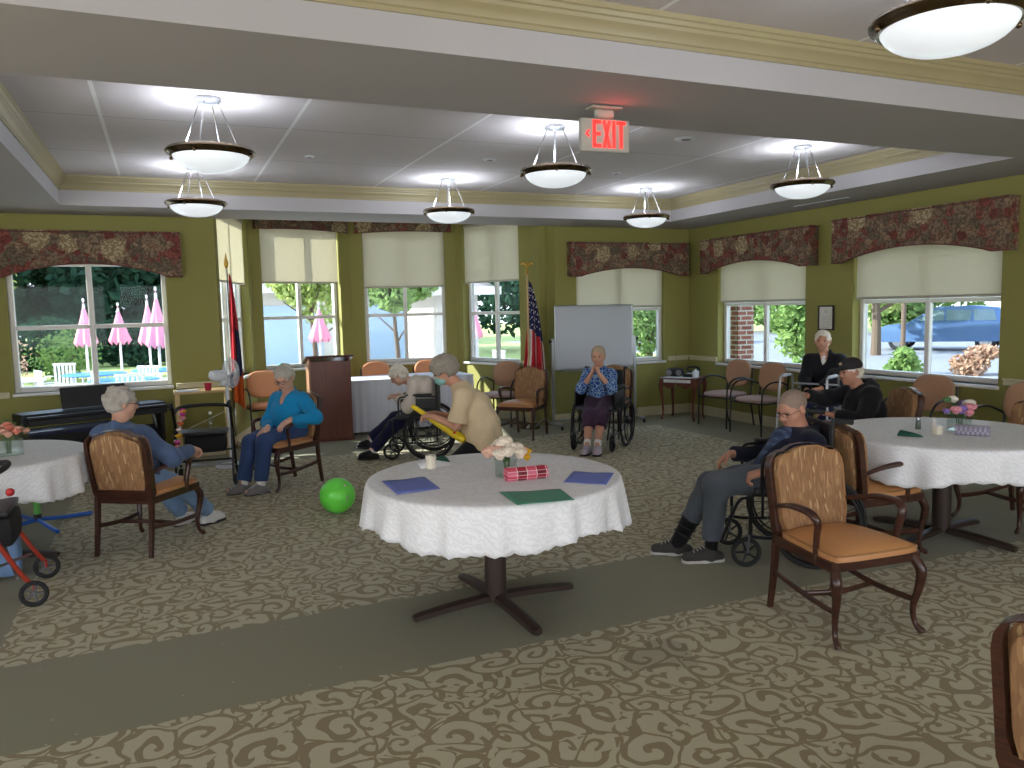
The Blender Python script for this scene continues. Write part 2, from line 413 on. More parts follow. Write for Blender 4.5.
def catmull(pts, rs, k, closed=False):
    N = len(pts); P = []; R = []
    for i in range(N if closed else N-1):
        a, b, c, d = ((pts[(i-1) % N], pts[i], pts[(i+1) % N], pts[(i+2) % N]) if closed else
                      (pts[max(i-1, 0)], pts[i], pts[i+1], pts[min(i+2, N-1)]))
        for j in range(k):
            t = j/k
            P.append(.5*((2*b)+(c-a)*t+(2*a-5*b+4*c-d)*t*t+(-a+3*b-3*c+d)*t**3))
            R.append(rs[i]+(rs[(i+1) % N]-rs[i])*t)
    if not closed: P.append(pts[-1]); R.append(rs[-1])
    return P, R
def tag(o, label=None, cat=None, group=None, kind=None):
    if label: o['label'] = label
    if cat: o['category'] = cat
    if group: o['group'] = group
    if kind: o['kind'] = kind
    return o
def thing(name, loc=(0, 0, 0), rz=0, label=None, cat=None, group=None):
    o = bpy.data.objects.new(name, None); COL.objects.link(o); o.empty_display_size = .1
    o.location = loc; o.rotation_euler = (0, 0, rz); return tag(o, label, cat, group)
KIDS = {}
def copy_tree(o, parent=None):
    c = o.copy(); COL.objects.link(c); c.parent = parent
    for ch in list(o.children): copy_tree(ch, c)
    return c
def place(proto, loc, rz, label, group=None, used=set()):
    o = proto
    if proto.name in used: o = copy_tree(proto)
    used.add(proto.name)
    o.location = loc; o.rotation_euler = (0, 0, rz); o['label'] = label
    if group: o['group'] = group
    elif 'group' in o: del o['group']
    return o
def face_dir(dx, dy):
    """rz so that local +Y looks along (dx,dy)"""
    return math.atan2(-dx, dy)
# ------------------------------------------------------------------ figures: signed-distance solids turned into one continuous mesh
class SDF:
    def __init__(s, h=.007): s.h = h; s.pr = []
    def cap(s, a, b, ra, rb, k=.02, op='u', squash=None, cut=()):
        a = np.array(a, float); b = np.array(b, float); m = max(ra, rb)*(max(1, squash[1]) if squash else 1)
        s.pr.append(('c', a, b, ra, rb, k, op, squash, cut, np.minimum(a, b)-m, np.maximum(a, b)+m)); return s
    def ell(s, c, rad, R=None, k=.02, op='u', cut=()):
        c = np.array(c, float); rad = np.array(rad, float); R = np.eye(3) if R is None else np.array(R, float)
        e = np.sqrt(((R*rad[None, :])**2).sum(1))
        s.pr.append(('e', c, rad, R, None, k, op, None, cut, c-e, c+e)); return s
    def chain(s, pts, rs, k=.02, **kw):
        for i in range(len(pts)-1): s.cap(pts[i], pts[i+1], rs[i], rs[i+1], k, **kw)
        return s
    def mesh(s, noise=0, nscale=50.):
        h = s.h
        add = [p for p in s.pr if p[6] == 'u']
        lo = np.min([p[9] for p in add], 0)-4*h; hi = np.max([p[10] for p in add], 0)+4*h
        n = np.ceil((hi-lo)/h).astype(int)+1
        F = np.full(n, .3, np.float32)
        ax = [lo[i]+h*np.arange(n[i]) for i in range(3)]
        for p in s.pr:
            typ, a, b, ra, rb, k, op, sq, cut, l, u = p
            i0 = np.maximum(np.floor((l-k-3*h-lo)/h).astype(int), 0); i1 = np.minimum(np.ceil((u+k+3*h-lo)/h).astype(int)+1, n)
            if (i1 <= i0).any(): continue
            sl = tuple(slice(i0[i], i1[i]) for i in range(3))
            X = ax[0][sl[0]][:, None, None].astype(np.float32); Y = ax[1][sl[1]][None, :, None].astype(np.float32); Z = ax[2][sl[2]][None, None, :].astype(np.float32)
            if typ == 'c':
                d = b-a; L = max((d**2).sum(), 1e-9)
                t = np.clip(((X-a[0])*d[0]+(Y-a[1])*d[1]+(Z-a[2])*d[2])/L, 0, 1)
                qx, qy, qz = X-(a[0]+t*d[0]), Y-(a[1]+t*d[1]), Z-(a[2]+t*d[2])
                if sq:
                    v = np.array(sq[0], float); v /= np.linalg.norm(v); c = (qx*v[0]+qy*v[1]+qz*v[2])*(1/sq[1]-1)
                    qx = qx+c*v[0]; qy = qy+c*v[1]; qz = qz+c*v[2]
                D = np.sqrt(qx*qx+qy*qy+qz*qz)-(ra+t*(rb-ra))
            else:
                R = rb if False else ra
                px, py, pz = X-a[0], Y-a[1], Z-a[2]
                c0 = px*R[0, 0]+py*R[1, 0]+pz*R[2, 0]; c1 = px*R[0, 1]+py*R[1, 1]+pz*R[2, 1]; c2 = px*R[0, 2]+py*R[1, 2]+pz*R[2, 2]
                k0 = np.sqrt((c0/b[0])**2+(c1/b[1])**2+(c2/b[2])**2); k1 = np.sqrt((c0/b[0]**2)**2+(c1/b[1]**2)**2+(c2/b[2]**2)**2)+1e-9
                D = k0*(k0-1)/k1
            for (cp, cd) in cut:
                cd = np.array(cd, float); cd /= np.linalg.norm(cd)
                D = np.maximum(D, (X-cp[0])*cd[0]+(Y-cp[1])*cd[1]+(Z-cp[2])*cd[2])
            G = F[sl]
            if op == 'u':
                e = np.maximum(k-np.abs(G-D), 0)/k; F[sl] = np.minimum(G, D)-e*e*k*.25
            else:
                D = -D; e = np.maximum(k-np.abs(G-D), 0)/k; F[sl] = np.maximum(G, D)+e*e*k*.25
        if noise:
            X = ax[0][:, None, None]*nscale; Y = ax[1][None, :, None]*nscale; Z = ax[2][None, None, :]*nscale
            F += (noise*(np.sin(X+1.7*np.sin(Z*.6))+np.sin(Y*1.1+1.3*np.sin(X*.5)+Z*.4)+np.sin(Z*.9+1.9*np.sin(Y*.45)))/3).astype(np.float32)
        F[0] = F[-1] = .1; F[:, 0] = F[:, -1] = .1; F[:, :, 0] = F[:, :, -1] = .1
        return nets(F, lo, h)
def nets(F, lo, h):
    S = F < 0; nx, ny, nz = F.shape
    cnt = np.zeros((nx-1, ny-1, nz-1), np.uint8); offs = [(i, j, k) for i in (0, 1) for j in (0, 1) for k in (0, 1)]
    for i, j, k in offs: cnt += S[i:nx-1+i, j:ny-1+j, k:nz-1+k]
    cx, cy, cz = np.nonzero((cnt > 0) & (cnt < 8))
    val = {o: F[cx+o[0], cy+o[1], cz+o[2]] for o in offs}
    acc = np.zeros((len(cx), 3)); num = np.zeros(len(cx))
    for o in offs:
        for a in range(3):
            if o[a]: continue
            q = list(o); q[a] = 1; q = tuple(q); va, vb = val[o], val[q]; m = (va < 0) != (vb < 0)
            t = np.where(m, va/np.where(m, va-vb, 1), 0)
            for c in range(3):
                acc[:, c] += np.where(m, (t if c == a else o[c]), 0)
            num += m
    P = np.stack([cx, cy, cz], 1)+acc/num[:, None]
    P = P*h+lo
    I = np.full(cnt.shape, -1, np.int32); I[cx, cy, cz] = np.arange(len(cx))
    quads = []
    for a in range(3):
        b, c = (a+1) % 3, (a+2) % 3
        s0 = [slice(None)]*3; s1 = [slice(None)]*3; s0[a] = slice(0, -1); s1[a] = slice(1, None)
        A, B = S[tuple(s0)], S[tuple(s1)]; idx = np.array(np.nonzero(A != B))
        ok = (idx[b] > 0) & (idx[c] > 0) & (idx[b] < F.shape[b]-1) & (idx[c] < F.shape[c]-1); idx = idx[:, ok]
        fl = A[tuple(idx)]
        def g(db, dc):
            q = idx.copy(); q[b] += db; q[c] += dc; return I[tuple(q)]
        Q = np.stack([g(-1, -1), g(0, -1), g(0, 0), g(-1, 0)], 1); Q[~fl] = Q[~fl][:, ::-1]; quads.append(Q)
    Q = np.concatenate(quads); Q = Q[(Q >= 0).all(1)]
    return P, Q
def np_mesh(name, P, Q, mat, parent=None, origin=(0, 0, 0), matfn=None):
    me = bpy.data.meshes.new(name); P = np.asarray(P)-np.array(origin)
    me.vertices.add(len(P)); me.vertices.foreach_set('co', P.astype(np.float32).ravel())
    me.loops.add(Q.size); me.loops.foreach_set('vertex_index', Q.astype(np.int32).ravel())
    me.polygons.add(len(Q)); me.polygons.foreach_set('loop_start', np.arange(0, Q.size, 4, dtype=np.int32))
    mats = mat if isinstance(mat, (list, tuple)) else [mat]
    for m in mats: me.materials.append(MATS[m] if isinstance(m, str) else m)
    if matfn is not None:
        C = P[Q].mean(1)+np.array(origin); me.polygons.foreach_set('material_index', matfn(C).astype(np.int32))
    me.polygons.foreach_set('use_smooth', np.ones(len(Q), bool)); me.update(calc_edges=True); me.validate()
    o = bpy.data.objects.new(name, me); COL.objects.link(o)
    if parent: o.parent = parent
    return o

def ik(a, c, l1, l2, pole):
    """elbow/knee between a and c, bent towards pole; returns (joint, end)"""
    d = c-a; L = d.length; m = (l1+l2)*.985
    if L > m: c = a+d*(m/L); d = c-a; L = m
    x = (l1*l1-l2*l2+L*L)/(2*L); hgt = math.sqrt(max(l1*l1-x*x, 0)); u = d/L
    p = pole-u*pole.dot(u); p.normalize(); return a+u*x+p*hgt, c
def hand(S, w, d, n, side, curl=.5, sc=1.0, grow=0, spread=1.0):
    """five-fingered hand: w wrist, d direction, n palm normal, side = unit vector towards the thumb"""
    d = Vector(d).normalized(); n = Vector(n); n = (n-d*n.dot(d)).normalized(); t = d.cross(n)
    if t.dot(Vector(side)) < 0: t = -t
    S.cap(w, w+d*.045*sc, .026*sc, .029*sc, .015, squash=(n, .62))
    S.cap(w+d*.03*sc+t*.018*sc, w+d*.075*sc+t*.022*sc, .019*sc, .015*sc, .012); S.cap(w+d*.03*sc-t*.014*sc, w+d*.072*sc-t*.024*sc, .019*sc, .014*sc, .012)
    for i, (o, L) in enumerate(((.030, .068), (.010, .076), (-.010, .071), (-.029, .055))):
        p = w+d*.078*sc+t*o*sc; fd = (d+t*(o*3.2*spread)).normalized(); a = curl*(1+.12*i); q = [p]
        for j, fr in enumerate((.45, .31, .24)):
            ang = a*(j+1)*.62; dd = fd*math.cos(ang)+n*math.sin(ang); q.append(q[-1]+dd*L*fr*sc)
        S.chain(q, [.0095*sc, .009*sc, .0082*sc, .0072*sc], .006)
    p = w+d*.022*sc+t*.026*sc; a = (d*.62+t*.72+n*.30).normalized(); b = (d*.85+t*.22+n*.45).normalized()
    S.chain([p, p+a*.034*sc, p+a*.034*sc+b*.048*sc], [.0135*sc, .011*sc, .0085*sc], .010)
def head_R(fwd, tilt=0):
    f = Vector(fwd).normalized(); r = f.cross(Vector((0, 0, 1))).normalized(); u = r.cross(f)
    if tilt:
        q = Quaternion(f, tilt); r = q @ r; u = q @ u
    return np.array([r, f, u]).T, r, f, u
def person(name, label, sp, group=None):
    """sp: dict of joints in world space and clothing"""
    H = Vector(sp['head']); Nk = Vector(sp['neck']); Pv = Vector(sp['pelvis']); look = Vector(sp['look'])
    rgt = Vector(sp['right']).normalized(); rgt2 = Vector(sp.get('right_hip', sp['right'])).normalized()
    fw = Vector((0, 0, 1)).cross(rgt); h = sp.get('h', .0075); sz = sp.get('size', 1.0); fat = sp.get('fat', 1.0)
    R, hr, hf, hu = head_R(look, sp.get('tilt', 0))
    def hp(x, y, z): return H+hr*x*sz+hf*y*sz+hu*z*sz
    spine = (Nk-Pv); up = spine.normalized(); front = rgt.cross(up)*-1
    front = up.cross(rgt)
    back = Vector(sp.get('hunch', (0, 0, 0)))
    chest = Pv+spine*.62+back; belly = Pv+spine*.25+back*.6
    sw = sp.get('sw', .165)*sz
    sh = {1: Nk+rgt*sw-up*.055, -1: Nk-rgt*sw-up*.055}
    for s_, k_ in ((1, 'shR'), (-1, 'shL')):
        if k_ in sp: sh[s_] = sh[s_]+Vector(sp[k_])
    hj = {s: Pv+rgt2*s*.088*sz-Vector((0, 0, .01)) for s in (1, -1)}
    el, wr, kn, an = {}, {}, {}, {}
    la = sp.get('arm', (.275, .245)); ll = sp.get('leg', (.41, .40))
    for s, A in ((1, 'R'), (-1, 'L')):
        el[s], wr[s] = ik(sh[s], Vector(sp['wr'+A]), la[0], la[1], Vector(sp.get('pole'+A, rgt*s*.7-Vector((0, 0, 1))-fw*.4)))
        kn[s], an[s] = ik(hj[s], Vector(sp['an'+A]), ll[0], ll[1], Vector(sp.get('kpole'+A, Vector((0, 0, 1))+fw*.4)))
    root = thing(name, (Pv.x, Pv.y, 0), 0, label, 'person', group); org = (Pv.x, Pv.y, 0)
    def torso(S, g, top=True):
        S.cap(belly, chest, .118*fat*sz+g, .122*sz+g, .05, squash=(rgt, 1.28))
        S.cap(Pv, belly, .122*fat*sz+g, .118*fat*sz+g, .05, squash=(rgt2, 1.30))
        S.cap(chest, Nk-up*.075, .118*sz+g, .075*sz+g, .06, squash=(rgt, 1.45))
        S.cap(sh[-1]+rgt*.03, sh[1]-rgt*.03, .052*sz+g, .052*sz+g, .05)
        if sp.get('bust'): 
            for s in (1, -1): S.ell(chest+rgt*s*.07-up*.03+front*.095, (.06+g, .055+g, .06+g), None, .05)
    # body
    S = SDF(h); torso(S, 0)
    for s, A in ((1, 'R'), (-1, 'L')):
        S.chain([sh[s], el[s], wr[s]], [.047*sz, .037*sz, .026*sz], .02)
        S.cap(sh[s], sh[s]+(el[s]-sh[s])*.35, .054*sz, .046*sz, .03)
        hd = Vector(sp.get('hd'+A, wr[s]-el[s])); hn = Vector(sp.get('hn'+A, (0, 0, -1)))
        side = Vector(sp.get('th'+A, -rgt*s+fw*.2))
        hand(S, wr[s], hd, hn, side, sp.get('curl'+A, .55), sp.get('hs', 1.0)*sz)
        S.chain([hj[s], kn[s]], [.085*sz*fat, .055*sz], .04); S.cap(kn[s], kn[s]+(an[s]-kn[s])*.4, .054*sz, .050*sz, .03); S.cap(kn[s]+(an[s]-kn[s])*.4, an[s], .050*sz, .034*sz, .02)
        td = Vector(sp.get('to'+A, fw)).normalized()
        S.cap(an[s]-Vector((0, 0, .045)), an[s]+td*.13*sz-Vector((0, 0, .05)), .032, .022, .03)
    # neck and head
    S.cap(Nk-up*.04, hp(0, -.015, -.065), .060*sz, .052*sz, .035)
    e = lambda c, r, k=.02, op='u': S.ell(hp(*c), np.array(r)*sz, R, k, op)
    e((0, -.012, .030), (.074, .094, .080)); e((0, .016, -.028), (.062, .074, .078), .03); e((0, .048, -.083), (.030, .030, .024), .03)
    e((.034, .050, -.030), (.026, .026, .028), .03); e((-.034, .050, -.030), (.026, .026, .028), .03)
    S.cap(hp(-.034, .078, .026), hp(.034, .078, .026), .013*sz, .013*sz, .014)
    e((.031, .096, .008), (.016, .013, .010), .012, 's'); e((-.031, .096, .008), (.016, .013, .010), .012, 's')
    S.cap(hp(0, .084, .018), hp(0, .100, -.022), .0090*sz, .0130*sz, .012)
    for s in (1, -1): e((s*.013, .096, -.026), (.009, .010, .008), .008); e((s*.078, -.008, -.004), (.010, .019, .032), .008)
    S.cap(hp(-.020, .080, -.052), hp(.020, .080, -.052), .0085*sz, .0085*sz, .010)
    P, Q = S.mesh(); np_mesh('body', P, Q, sp.get('skin', 'skin_pale'), root, org)
    m = MB()
    for s in (1, -1): m.ell(hp(s*.031, .084, .007), (.0105, .0105, .0065), 10, 8)
    m.build('eyes', plain('eye_dark', (52, 42, 38), .3), root, M=Matrix.Translation(-Vector(org)))
    m = MB(); m.tube([hp(-.021, .083, -.053), hp(-.008, .0905, -.051), hp(.008, .0905, -.051), hp(.021, .083, -.053)], [.003, .0052, .0052, .003], 6); m.build('lips', plain('lips', (150, 96, 88), .5), root, M=Matrix.Translation(-Vector(org)))
    m = MB()
    for s in (1, -1): m.tube([hp(s*.048, .073, .026), hp(s*.033, .086, .031), hp(s*.016, .0875, .027)], [.002, .0036, .003], 5)
    m.build('eyebrows', plain('brow_grey', (128, 116, 104), .8), root, M=Matrix.Translation(-Vector(org)))
    # shirt
    if sp.get('shirt'):
        g = sp.get('g', .014); S = SDF(h)
        torso(S, g)
        S.cap(Nk-up*.05, Nk+up*.015, .062*sz+g*.6, .056*sz+g*.5, .04)
        sl = sp.get('sleeve', 1.9)
        for s in (1, -1):
            a, b, c = sh[s], el[s], wr[s]
            if sl > 1:
                end = b+(c-b)*(sl-1); S.cap(a, b, .054*sz+g, .042*sz+g, .03); S.cap(b, end, .042*sz+g, .030*sz+g, .025, cut=((end, c-b),))
                for q in range(3): 
                    pq = b+(a-b)*(.02+q*.09); S.ell(pq+Vector((0, 0, .004)), (.05*sz+g*.9,)*3, None, .012)
            else:
                end = a+(b-a)*sl; S.cap(a, end, .056*sz+g, .054*sz+g*1.5, .03, cut=((end, b-a),))
        if sp.get('collar'): S.cap(Nk-up*.02-front*.01, Nk+up*.03-front*.005, .072*sz, .066*sz, .012)
        if sp.get('hood'):
            S.ell(Nk+up*.0-front*.075, (.10, .075, .07), None, .03); S.cap(Nk-rgt*.07+up*.0, Nk+rgt*.07+up*.0, .05, .05, .03)
        # neckline opening
        nk = sp.get('neckline', 'crew')
        if nk == 'v': S.cap(Nk+up*.06+front*.02, Nk-up*.075+front*.125, .062, .022, .01, 's')
        else: S.ell(Nk+up*.065+front*.012, (.066, .066, .05), None, .012, 's')
        # legs room and hem
        P, Q = S.mesh(sp.get('wr', .006), 38.)
        np_mesh(sp.get('shirt_name', 'shirt'), P, Q, sp['shirt'], root, org)
    if sp.get('inner'):
        S = SDF(h); S.cap(belly, chest, .118*fat*sz+.004, .122*sz+.004, .05, squash=(rgt, 1.2)); S.cap(chest, Nk-up*.06, .118*sz+.004, .08*sz, .06, squash=(rgt, 1.3))
        c_ = sp.get('inner_grow', .020)
        S2 = SDF(h)
        S2.cap(belly+front*c_-up*.1, chest+front*c_, .10*fat*sz, .112*sz, .05, squash=(rgt, .95)); S2.cap(chest+front*c_, Nk-up*.02+front*.02, .112*sz, .055*sz, .05)
        P, Q = S2.mesh(.004, 45.); np_mesh(sp.get('inner_name', 'undershirt'), P, Q, sp['inner'], root, org)
    if sp.get('pants'):
        g = sp.get('gp', .014); S = SDF(h); S.cap(Pv, belly-spine*.06, .118*fat*sz+g*.7, .112*fat*sz+g*.7, .05, squash=(rgt2, 1.28))
        pl = sp.get('pant_len', (1.92, 1.92))
        for s, L in ((1, pl[0]), (-1, pl[1])):
            end = kn[s]+(an[s]-kn[s])*(L-1); S.cap(hj[s], kn[s], .088*sz*fat+g, .060*sz+g, .04)
            S.cap(kn[s], end, .060*sz+g, .050*sz+g*sp.get('flare', 1.0), .035, cut=((end, an[s]-kn[s]),))
        P, Q = S.mesh(.007, 34.); np_mesh('trousers', P, Q, sp['pants'], root, org)
    for s, A in ((1, 'R'), (-1, 'L')):
        if sp.get('socks'):
            S = SDF(h); up_ = kn[s]-an[s]; top = an[s]+up_.normalized()*sp.get('sock_len', .10); S.cap(an[s]-Vector((0, 0, .03)), top, .040, .043*sz, .01, cut=((top, up_),))
            P, Q = S.mesh(); np_mesh('sock', P, Q, sp['socks'], root, org)
        if sp.get('shoes'):
            td = Vector(sp.get('to'+A, fw)); td.normalize(); lr = td.cross(Vector((0, 0, 1))); dz = Vector(sp.get('shoe_dz'+A, (0, 0, 0)))
            o = Vector((an[s].x, an[s].y, an[s].z-.075))+dz; S = SDF(.006); L = .255*sp.get('shoe_size', 1)
            heel = o-td*.055+Vector((0, 0, .012)); toe = heel+td*(L-.08)
            ud = lr.cross(td).normalized()
            fl = ((o-ud*.012, -ud),)
            S.cap(heel, heel+td*.09, .036, .038, .03, cut=fl); S.cap(heel+td*.09, toe, .040, .036, .03, squash=(lr, 1.15), cut=fl)
            S.cap(an[s]-ud*.055, an[s]-ud*.015, .042, .037, .03); S.cap(heel+td*.06+ud*.035, heel+td*.14+ud*.02, .034, .032, .03)
            P, Q = S.mesh(); sh_ = np_mesh('shoe', P, Q, sp['shoes'], root, org)
            S = SDF(.006); c1, c2 = heel-ud*.02, toe-ud*.02
            S.cap(c1, c1+td*.1, .040, .042, .02, cut=((o-ud*.022, -ud), (o-ud*.003, ud))); S.cap(c1+td*.1, c2, .042, .042, .02, squash=(lr, 1.12), cut=((o-ud*.022, -ud), (o-ud*.003, ud)))
            P, Q = S.mesh(); np_mesh('sole', P, Q, sp.get('sole', 'black_rubber'), sh_, (0, 0, 0) if False else org)
            if sp.get('laces'):
                m = MB()
                for q in range(4):
                    c_ = heel+td*(.105+.022*q)+ud*(.066-.009*q); m.tube([c_-lr*.022, c_+ud*.004, c_+lr*.022], .003, 5)
                m.build('laces', sp['laces'], sh_, M=Matrix.Translation(-Vector(org)))
    # hair
    hs = sp.get('hair', 'short')
    if hs:
        S = SDF(.006); hg = sp.get('hair_g', .012)
        S.ell(hp(0, -.018, .034), np.array((.076+hg, .096+hg, .082+hg))*sz, R, .02)
        if hs in ('fluffy', 'bob', 'short'): S.ell(hp(0, -.045, -.008), np.array((.074+hg, .066+hg, .07))*sz, R, .03)
        if hs == 'bob': S.ell(hp(0, -.04, -.045), np.array((.078+hg, .068+hg, .05))*sz, R, .03)
        if hs == 'fluffy': 
            rn = random.Random(4)
            for q in range(26):
                a = rn.uniform(0, 6.28); b = rn.uniform(-.15, 1.0); S.ell(hp(.078*math.cos(a)*math.sqrt(max(0, 1-b*b)), -.03+.09*math.sin(a)*math.sqrt(max(0, 1-b*b)), .03+.085*b), np.array((.030, .030, .026))*sz, R, .012)
        fz = sp.get('fringe', .062)
        S.ell(hp(0, .098, fz-.095), np.array((.074, .07, .088))*sz, R, .012, 's')
        S.ell(hp(.085, .03, -.045), np.array((.035, .04, .05))*sz, R, .01, 's'); S.ell(hp(-.085, .03, -.045), np.array((.035, .04, .05))*sz, R, .01, 's')
        P, Q = S.mesh(.007 if hs != 'buzz' else .001, 120.); np_mesh('hair', P, Q, sp.get('haircol', 'hair_white'), root, org)
    if sp.get('glasses'):
        m = MB()
        for s in (1, -1):
            pts = [hp(s*(.031+.021*math.cos(a)), .104, .006+.016*math.sin(a)) for a in [2*PI*i/14 for i in range(14)]]
            m.tube(pts, .0018, 5, True); m.tube([hp(s*.052, .102, .008), hp(s*.07, .07, .008), hp(s*.078, .0, .006)], .0018, 5)
        m.tube([hp(-.010, .105, .010), hp(.010, .105, .010)], .0018, 5)
        m.build('glasses', sp['glasses'], root, M=Matrix.Translation(-Vector(org)))
    if sp.get('mask'):
        S = SDF(.005); S.ell(hp(0, .045, -.045), np.array((.062, .070, .058))*sz, R, .02)
        S.ell(hp(0, -.02, -.04), np.array((.2, .045, .2))*sz, R, .01, 's')
        P, Q = S.mesh(.003, 140.); np_mesh('face_mask', P, Q, sp['mask'], root, org)
    root['_dbg'] = 0; del root['_dbg']
    return root, dict(hp=hp, el=el, wr=wr, kn=kn, an=an, sh=sh, front=front, up=up, rgt=rgt, chest=chest, Nk=Nk, org=org, R=R, belly=belly, hr=hr, hf=hf, hu=hu)

def seated(loc, fdir):
    """frame of a sitter: local x = the sitter's right... y = forward"""
    rz = face_dir(*fdir); M = Matrix.Translation(Vector((loc[0], loc[1], 0))) @ rotz(rz)
    def L(x, y, z): return M @ Vector((x, y, z))
    def D(x, y, z): return rotz(rz) @ Vector((x, y, z))
    return L, D
# ------------------------------------------------------------------ room shell
CEIL, TRAY = 2.85, 3.15
def wall_frame(p0, d):
    d = Vector((d[0], d[1], 0)).normalized(); n = Vector((-d.y, d.x, 0))
    M = Matrix.Identity(4)
    for i in range(3): M[i][0] = d[i]; M[i][1] = n[i]; M[i][2] = (0, 0, 1)[i]; M[i][3] = (p0[0], p0[1], 0)[i]
    return M
def struct(o): o['kind'] = 'structure'; return o
def wall(name, p0, p1, openings, zt=CEIL, th=.2, e0=0, e1=0):
    L = (Vector(p1)-Vector(p0)).length; M = wall_frame(p0, (p1[0]-p0[0], p1[1]-p0[1])); m = MB(); s = -e0
    def bx(a, b, z0, z1): m.box(((a+b)/2, th/2, (z0+z1)/2), (b-a, th, z1-z0), 0, M)
    for (a, b, z0, z1) in openings:
        bx(s, a, 0, zt); bx(a, b, 0, z0)
        if z1 < zt: bx(a, b, z1, zt)
        s = b
    bx(s, L+e1, 0, zt)
    return struct(m.build(name, 'wall', smooth=False)), M
WN = [0]
def window(M, a, b, z0, z1, rails=(1.62,), mull=True, shade=None, y=.07, sill=True, shlab=None, pulls=False):
    """frame with sash bars and glass, set in the wall opening; frame of reference M"""
    WN[0] += 1; w = b-a; m = MB(); f = .055
    for (x0, x1) in ((a, a+f), (b-f, b)): m.box(((x0+x1)/2, y+.04, (z0+z1)/2), (f, .08, z1-z0), 0, M, .006)
    for (q0, q1) in ((z0, z0+.06), (z1-f, z1)): m.box(((a+b)/2, y+.04, (q0+q1)/2), (w-2*f, .08, q1-q0), 0, M, .006)
    root = struct(m.build('window_%d' % WN[0], 'wframe'))
    mm = MB()
    if mull: mm.box(((a+b)/2, y+.035, (z0+z1)/2), (.06, .06, z1-z0-.11), 0, M, .006)
    for r in rails:
        for (x0, x1) in (((a+f, (a+b)/2-.03), ((a+b)/2+.03, b-f)) if mull else ((a+f, b-f),)):
            mm.box(((x0+x1)/2, y+.035, r), (x1-x0, .05, .05), 0, M, .006)
    mm.build('sash_bars', 'wframe', root)
    g = MB(); g.box(((a+b)/2, y+.045, (z0+z1)/2), (w-2*f, .006, z1-z0-.1), 0, M); g.build('pane', 'glass', root)
    if sill:
        s_ = MB(); s_.box(((a+b)/2, y/2-.012, z0-.018), (w+.03, y+.055, .036), 0, M, .008); s_.build('window_sill', 'wframe', root)
    if shade:
        z_b = shade; s2 = MB(); s2.box(((a+b)/2, .045, (z1+z_b)/2), (w-.03, .0012, z1-z_b), 0, M)
        so = s2.build('roller_shade', 'shade'); tag(so, shlab, 'window shade')
        s3 = MB(); s3.box(((a+b)/2, .045, z_b), (w-.03, .014, .028), 0, M, .004); s3.build('hem_bar', plain('shade_bar', (170, 164, 150), .5), so)
        s3 = MB(); s3.tube([M @ Vector((a+.02, .045, z1-.02)), M @ Vector((b-.02, .045, z1-.02))], .02, 10); s3.build('roller_tube', plain('shade_bar', (170, 164, 150), .5), so)
    return root
def valance(M, a, b, z0, z1, label, arch=.15, dep=.13, end=.27):
    n = 22; out = [(a, z1), (a, z0)]; out += [(a+end*.55, z0)]
    for i in range(n+1):
        t = i/n; x = a+end*.6+(b-a-1.2*end)*t; out.append((x, z0+arch*math.sin(PI*t)**.8))
    out += [(b-end*.55, z0), (b, z0), (b, z1)]
    m = MB(); N = len(out)
    front = [(x, -dep, z) for x, z in out]; back = [(x, -dep+.02, z) for x, z in out]
    # strips between top edge and profile
    xs = [p[0] for p in out[1:-1]]; zs = [p[1] for p in out[1:-1]]; K = len(xs)
    vs = [(x, -dep, z) for x, z in zip(xs, zs)]+[(x, -dep, z1) for x in xs]+[(x, -dep+.02, z) for x, z in zip(xs, zs)]+[(x, -dep+.02, z1) for x in xs]
    fs = []
    for i in range(K-1):
        fs += [(i, i+1, K+i+1, K+i), (2*K+i+1, 2*K+i, 3*K+i, 3*K+i+1), (i+1, i, 2*K+i, 2*K+i+1), (K+i, K+i+1, 3*K+i+1, 3*K+i)]
    fs += [(0, K, 3*K, 2*K), (K-1, 2*K-1+0, 4*K-1, 3*K-1)][:2]
    m.add(vs, fs, 0, M)
    for x in (a+.01, b-.01): m.box((x, -dep/2+.004, (z0+z1)/2), (.02, dep-.032, z1-z0), 0, M)
    m.box(((a+b)/2, -dep/2, z1+.008), (b-a+.01, dep+.01, .016), 0, M)
    o = m.build('window_valance', 'floral', smooth=False); tag(o, label, 'valance')
    p = MB(); p.tube([M @ Vector((x, -dep-.004, z+.003)) for x, z in zip(xs, zs)], .006, 6); p.tube([M @ Vector((x, -dep-.004, z1-.004)) for x in (a, b)], .006, 6)
    p.build('piping', plain('maroon_piping', (92, 40, 38), .7), o)
    return o
def crown(path, M=None, mi=0, name='trim_1', z0=3.0, flip=1):
    """stepped crown moulding swept along a straight run; path=((x0,y0),(x1,y1)), nrm = inward direction"""
    (p0, p1, nrm) = path; prof = [(0, 0), (.018, 0), (.022, .022), (.034, .03), (.040, .05), (.062, .072), (.085, .088), (.092, .108), (.108, .114), (.120, .135), (.135, .142), (.14, .17), (0, .17)]
    prof = [(u*.55, w*.885) for u, w in prof]
    vs = []; n = len(prof)
    for p in (p0, p1):
        for u, w in prof: vs.append((p[0]+nrm[0]*u, p[1]+nrm[1]*u, z0+w))
    fs = [(i, (i+1) % n, n+(i+1) % n, n+i) for i in range(n)]+[tuple(range(n)), tuple(range(2*n-1, n-1, -1))]
    m = MB(); m.add(vs, fs); return m
WALLM = {}
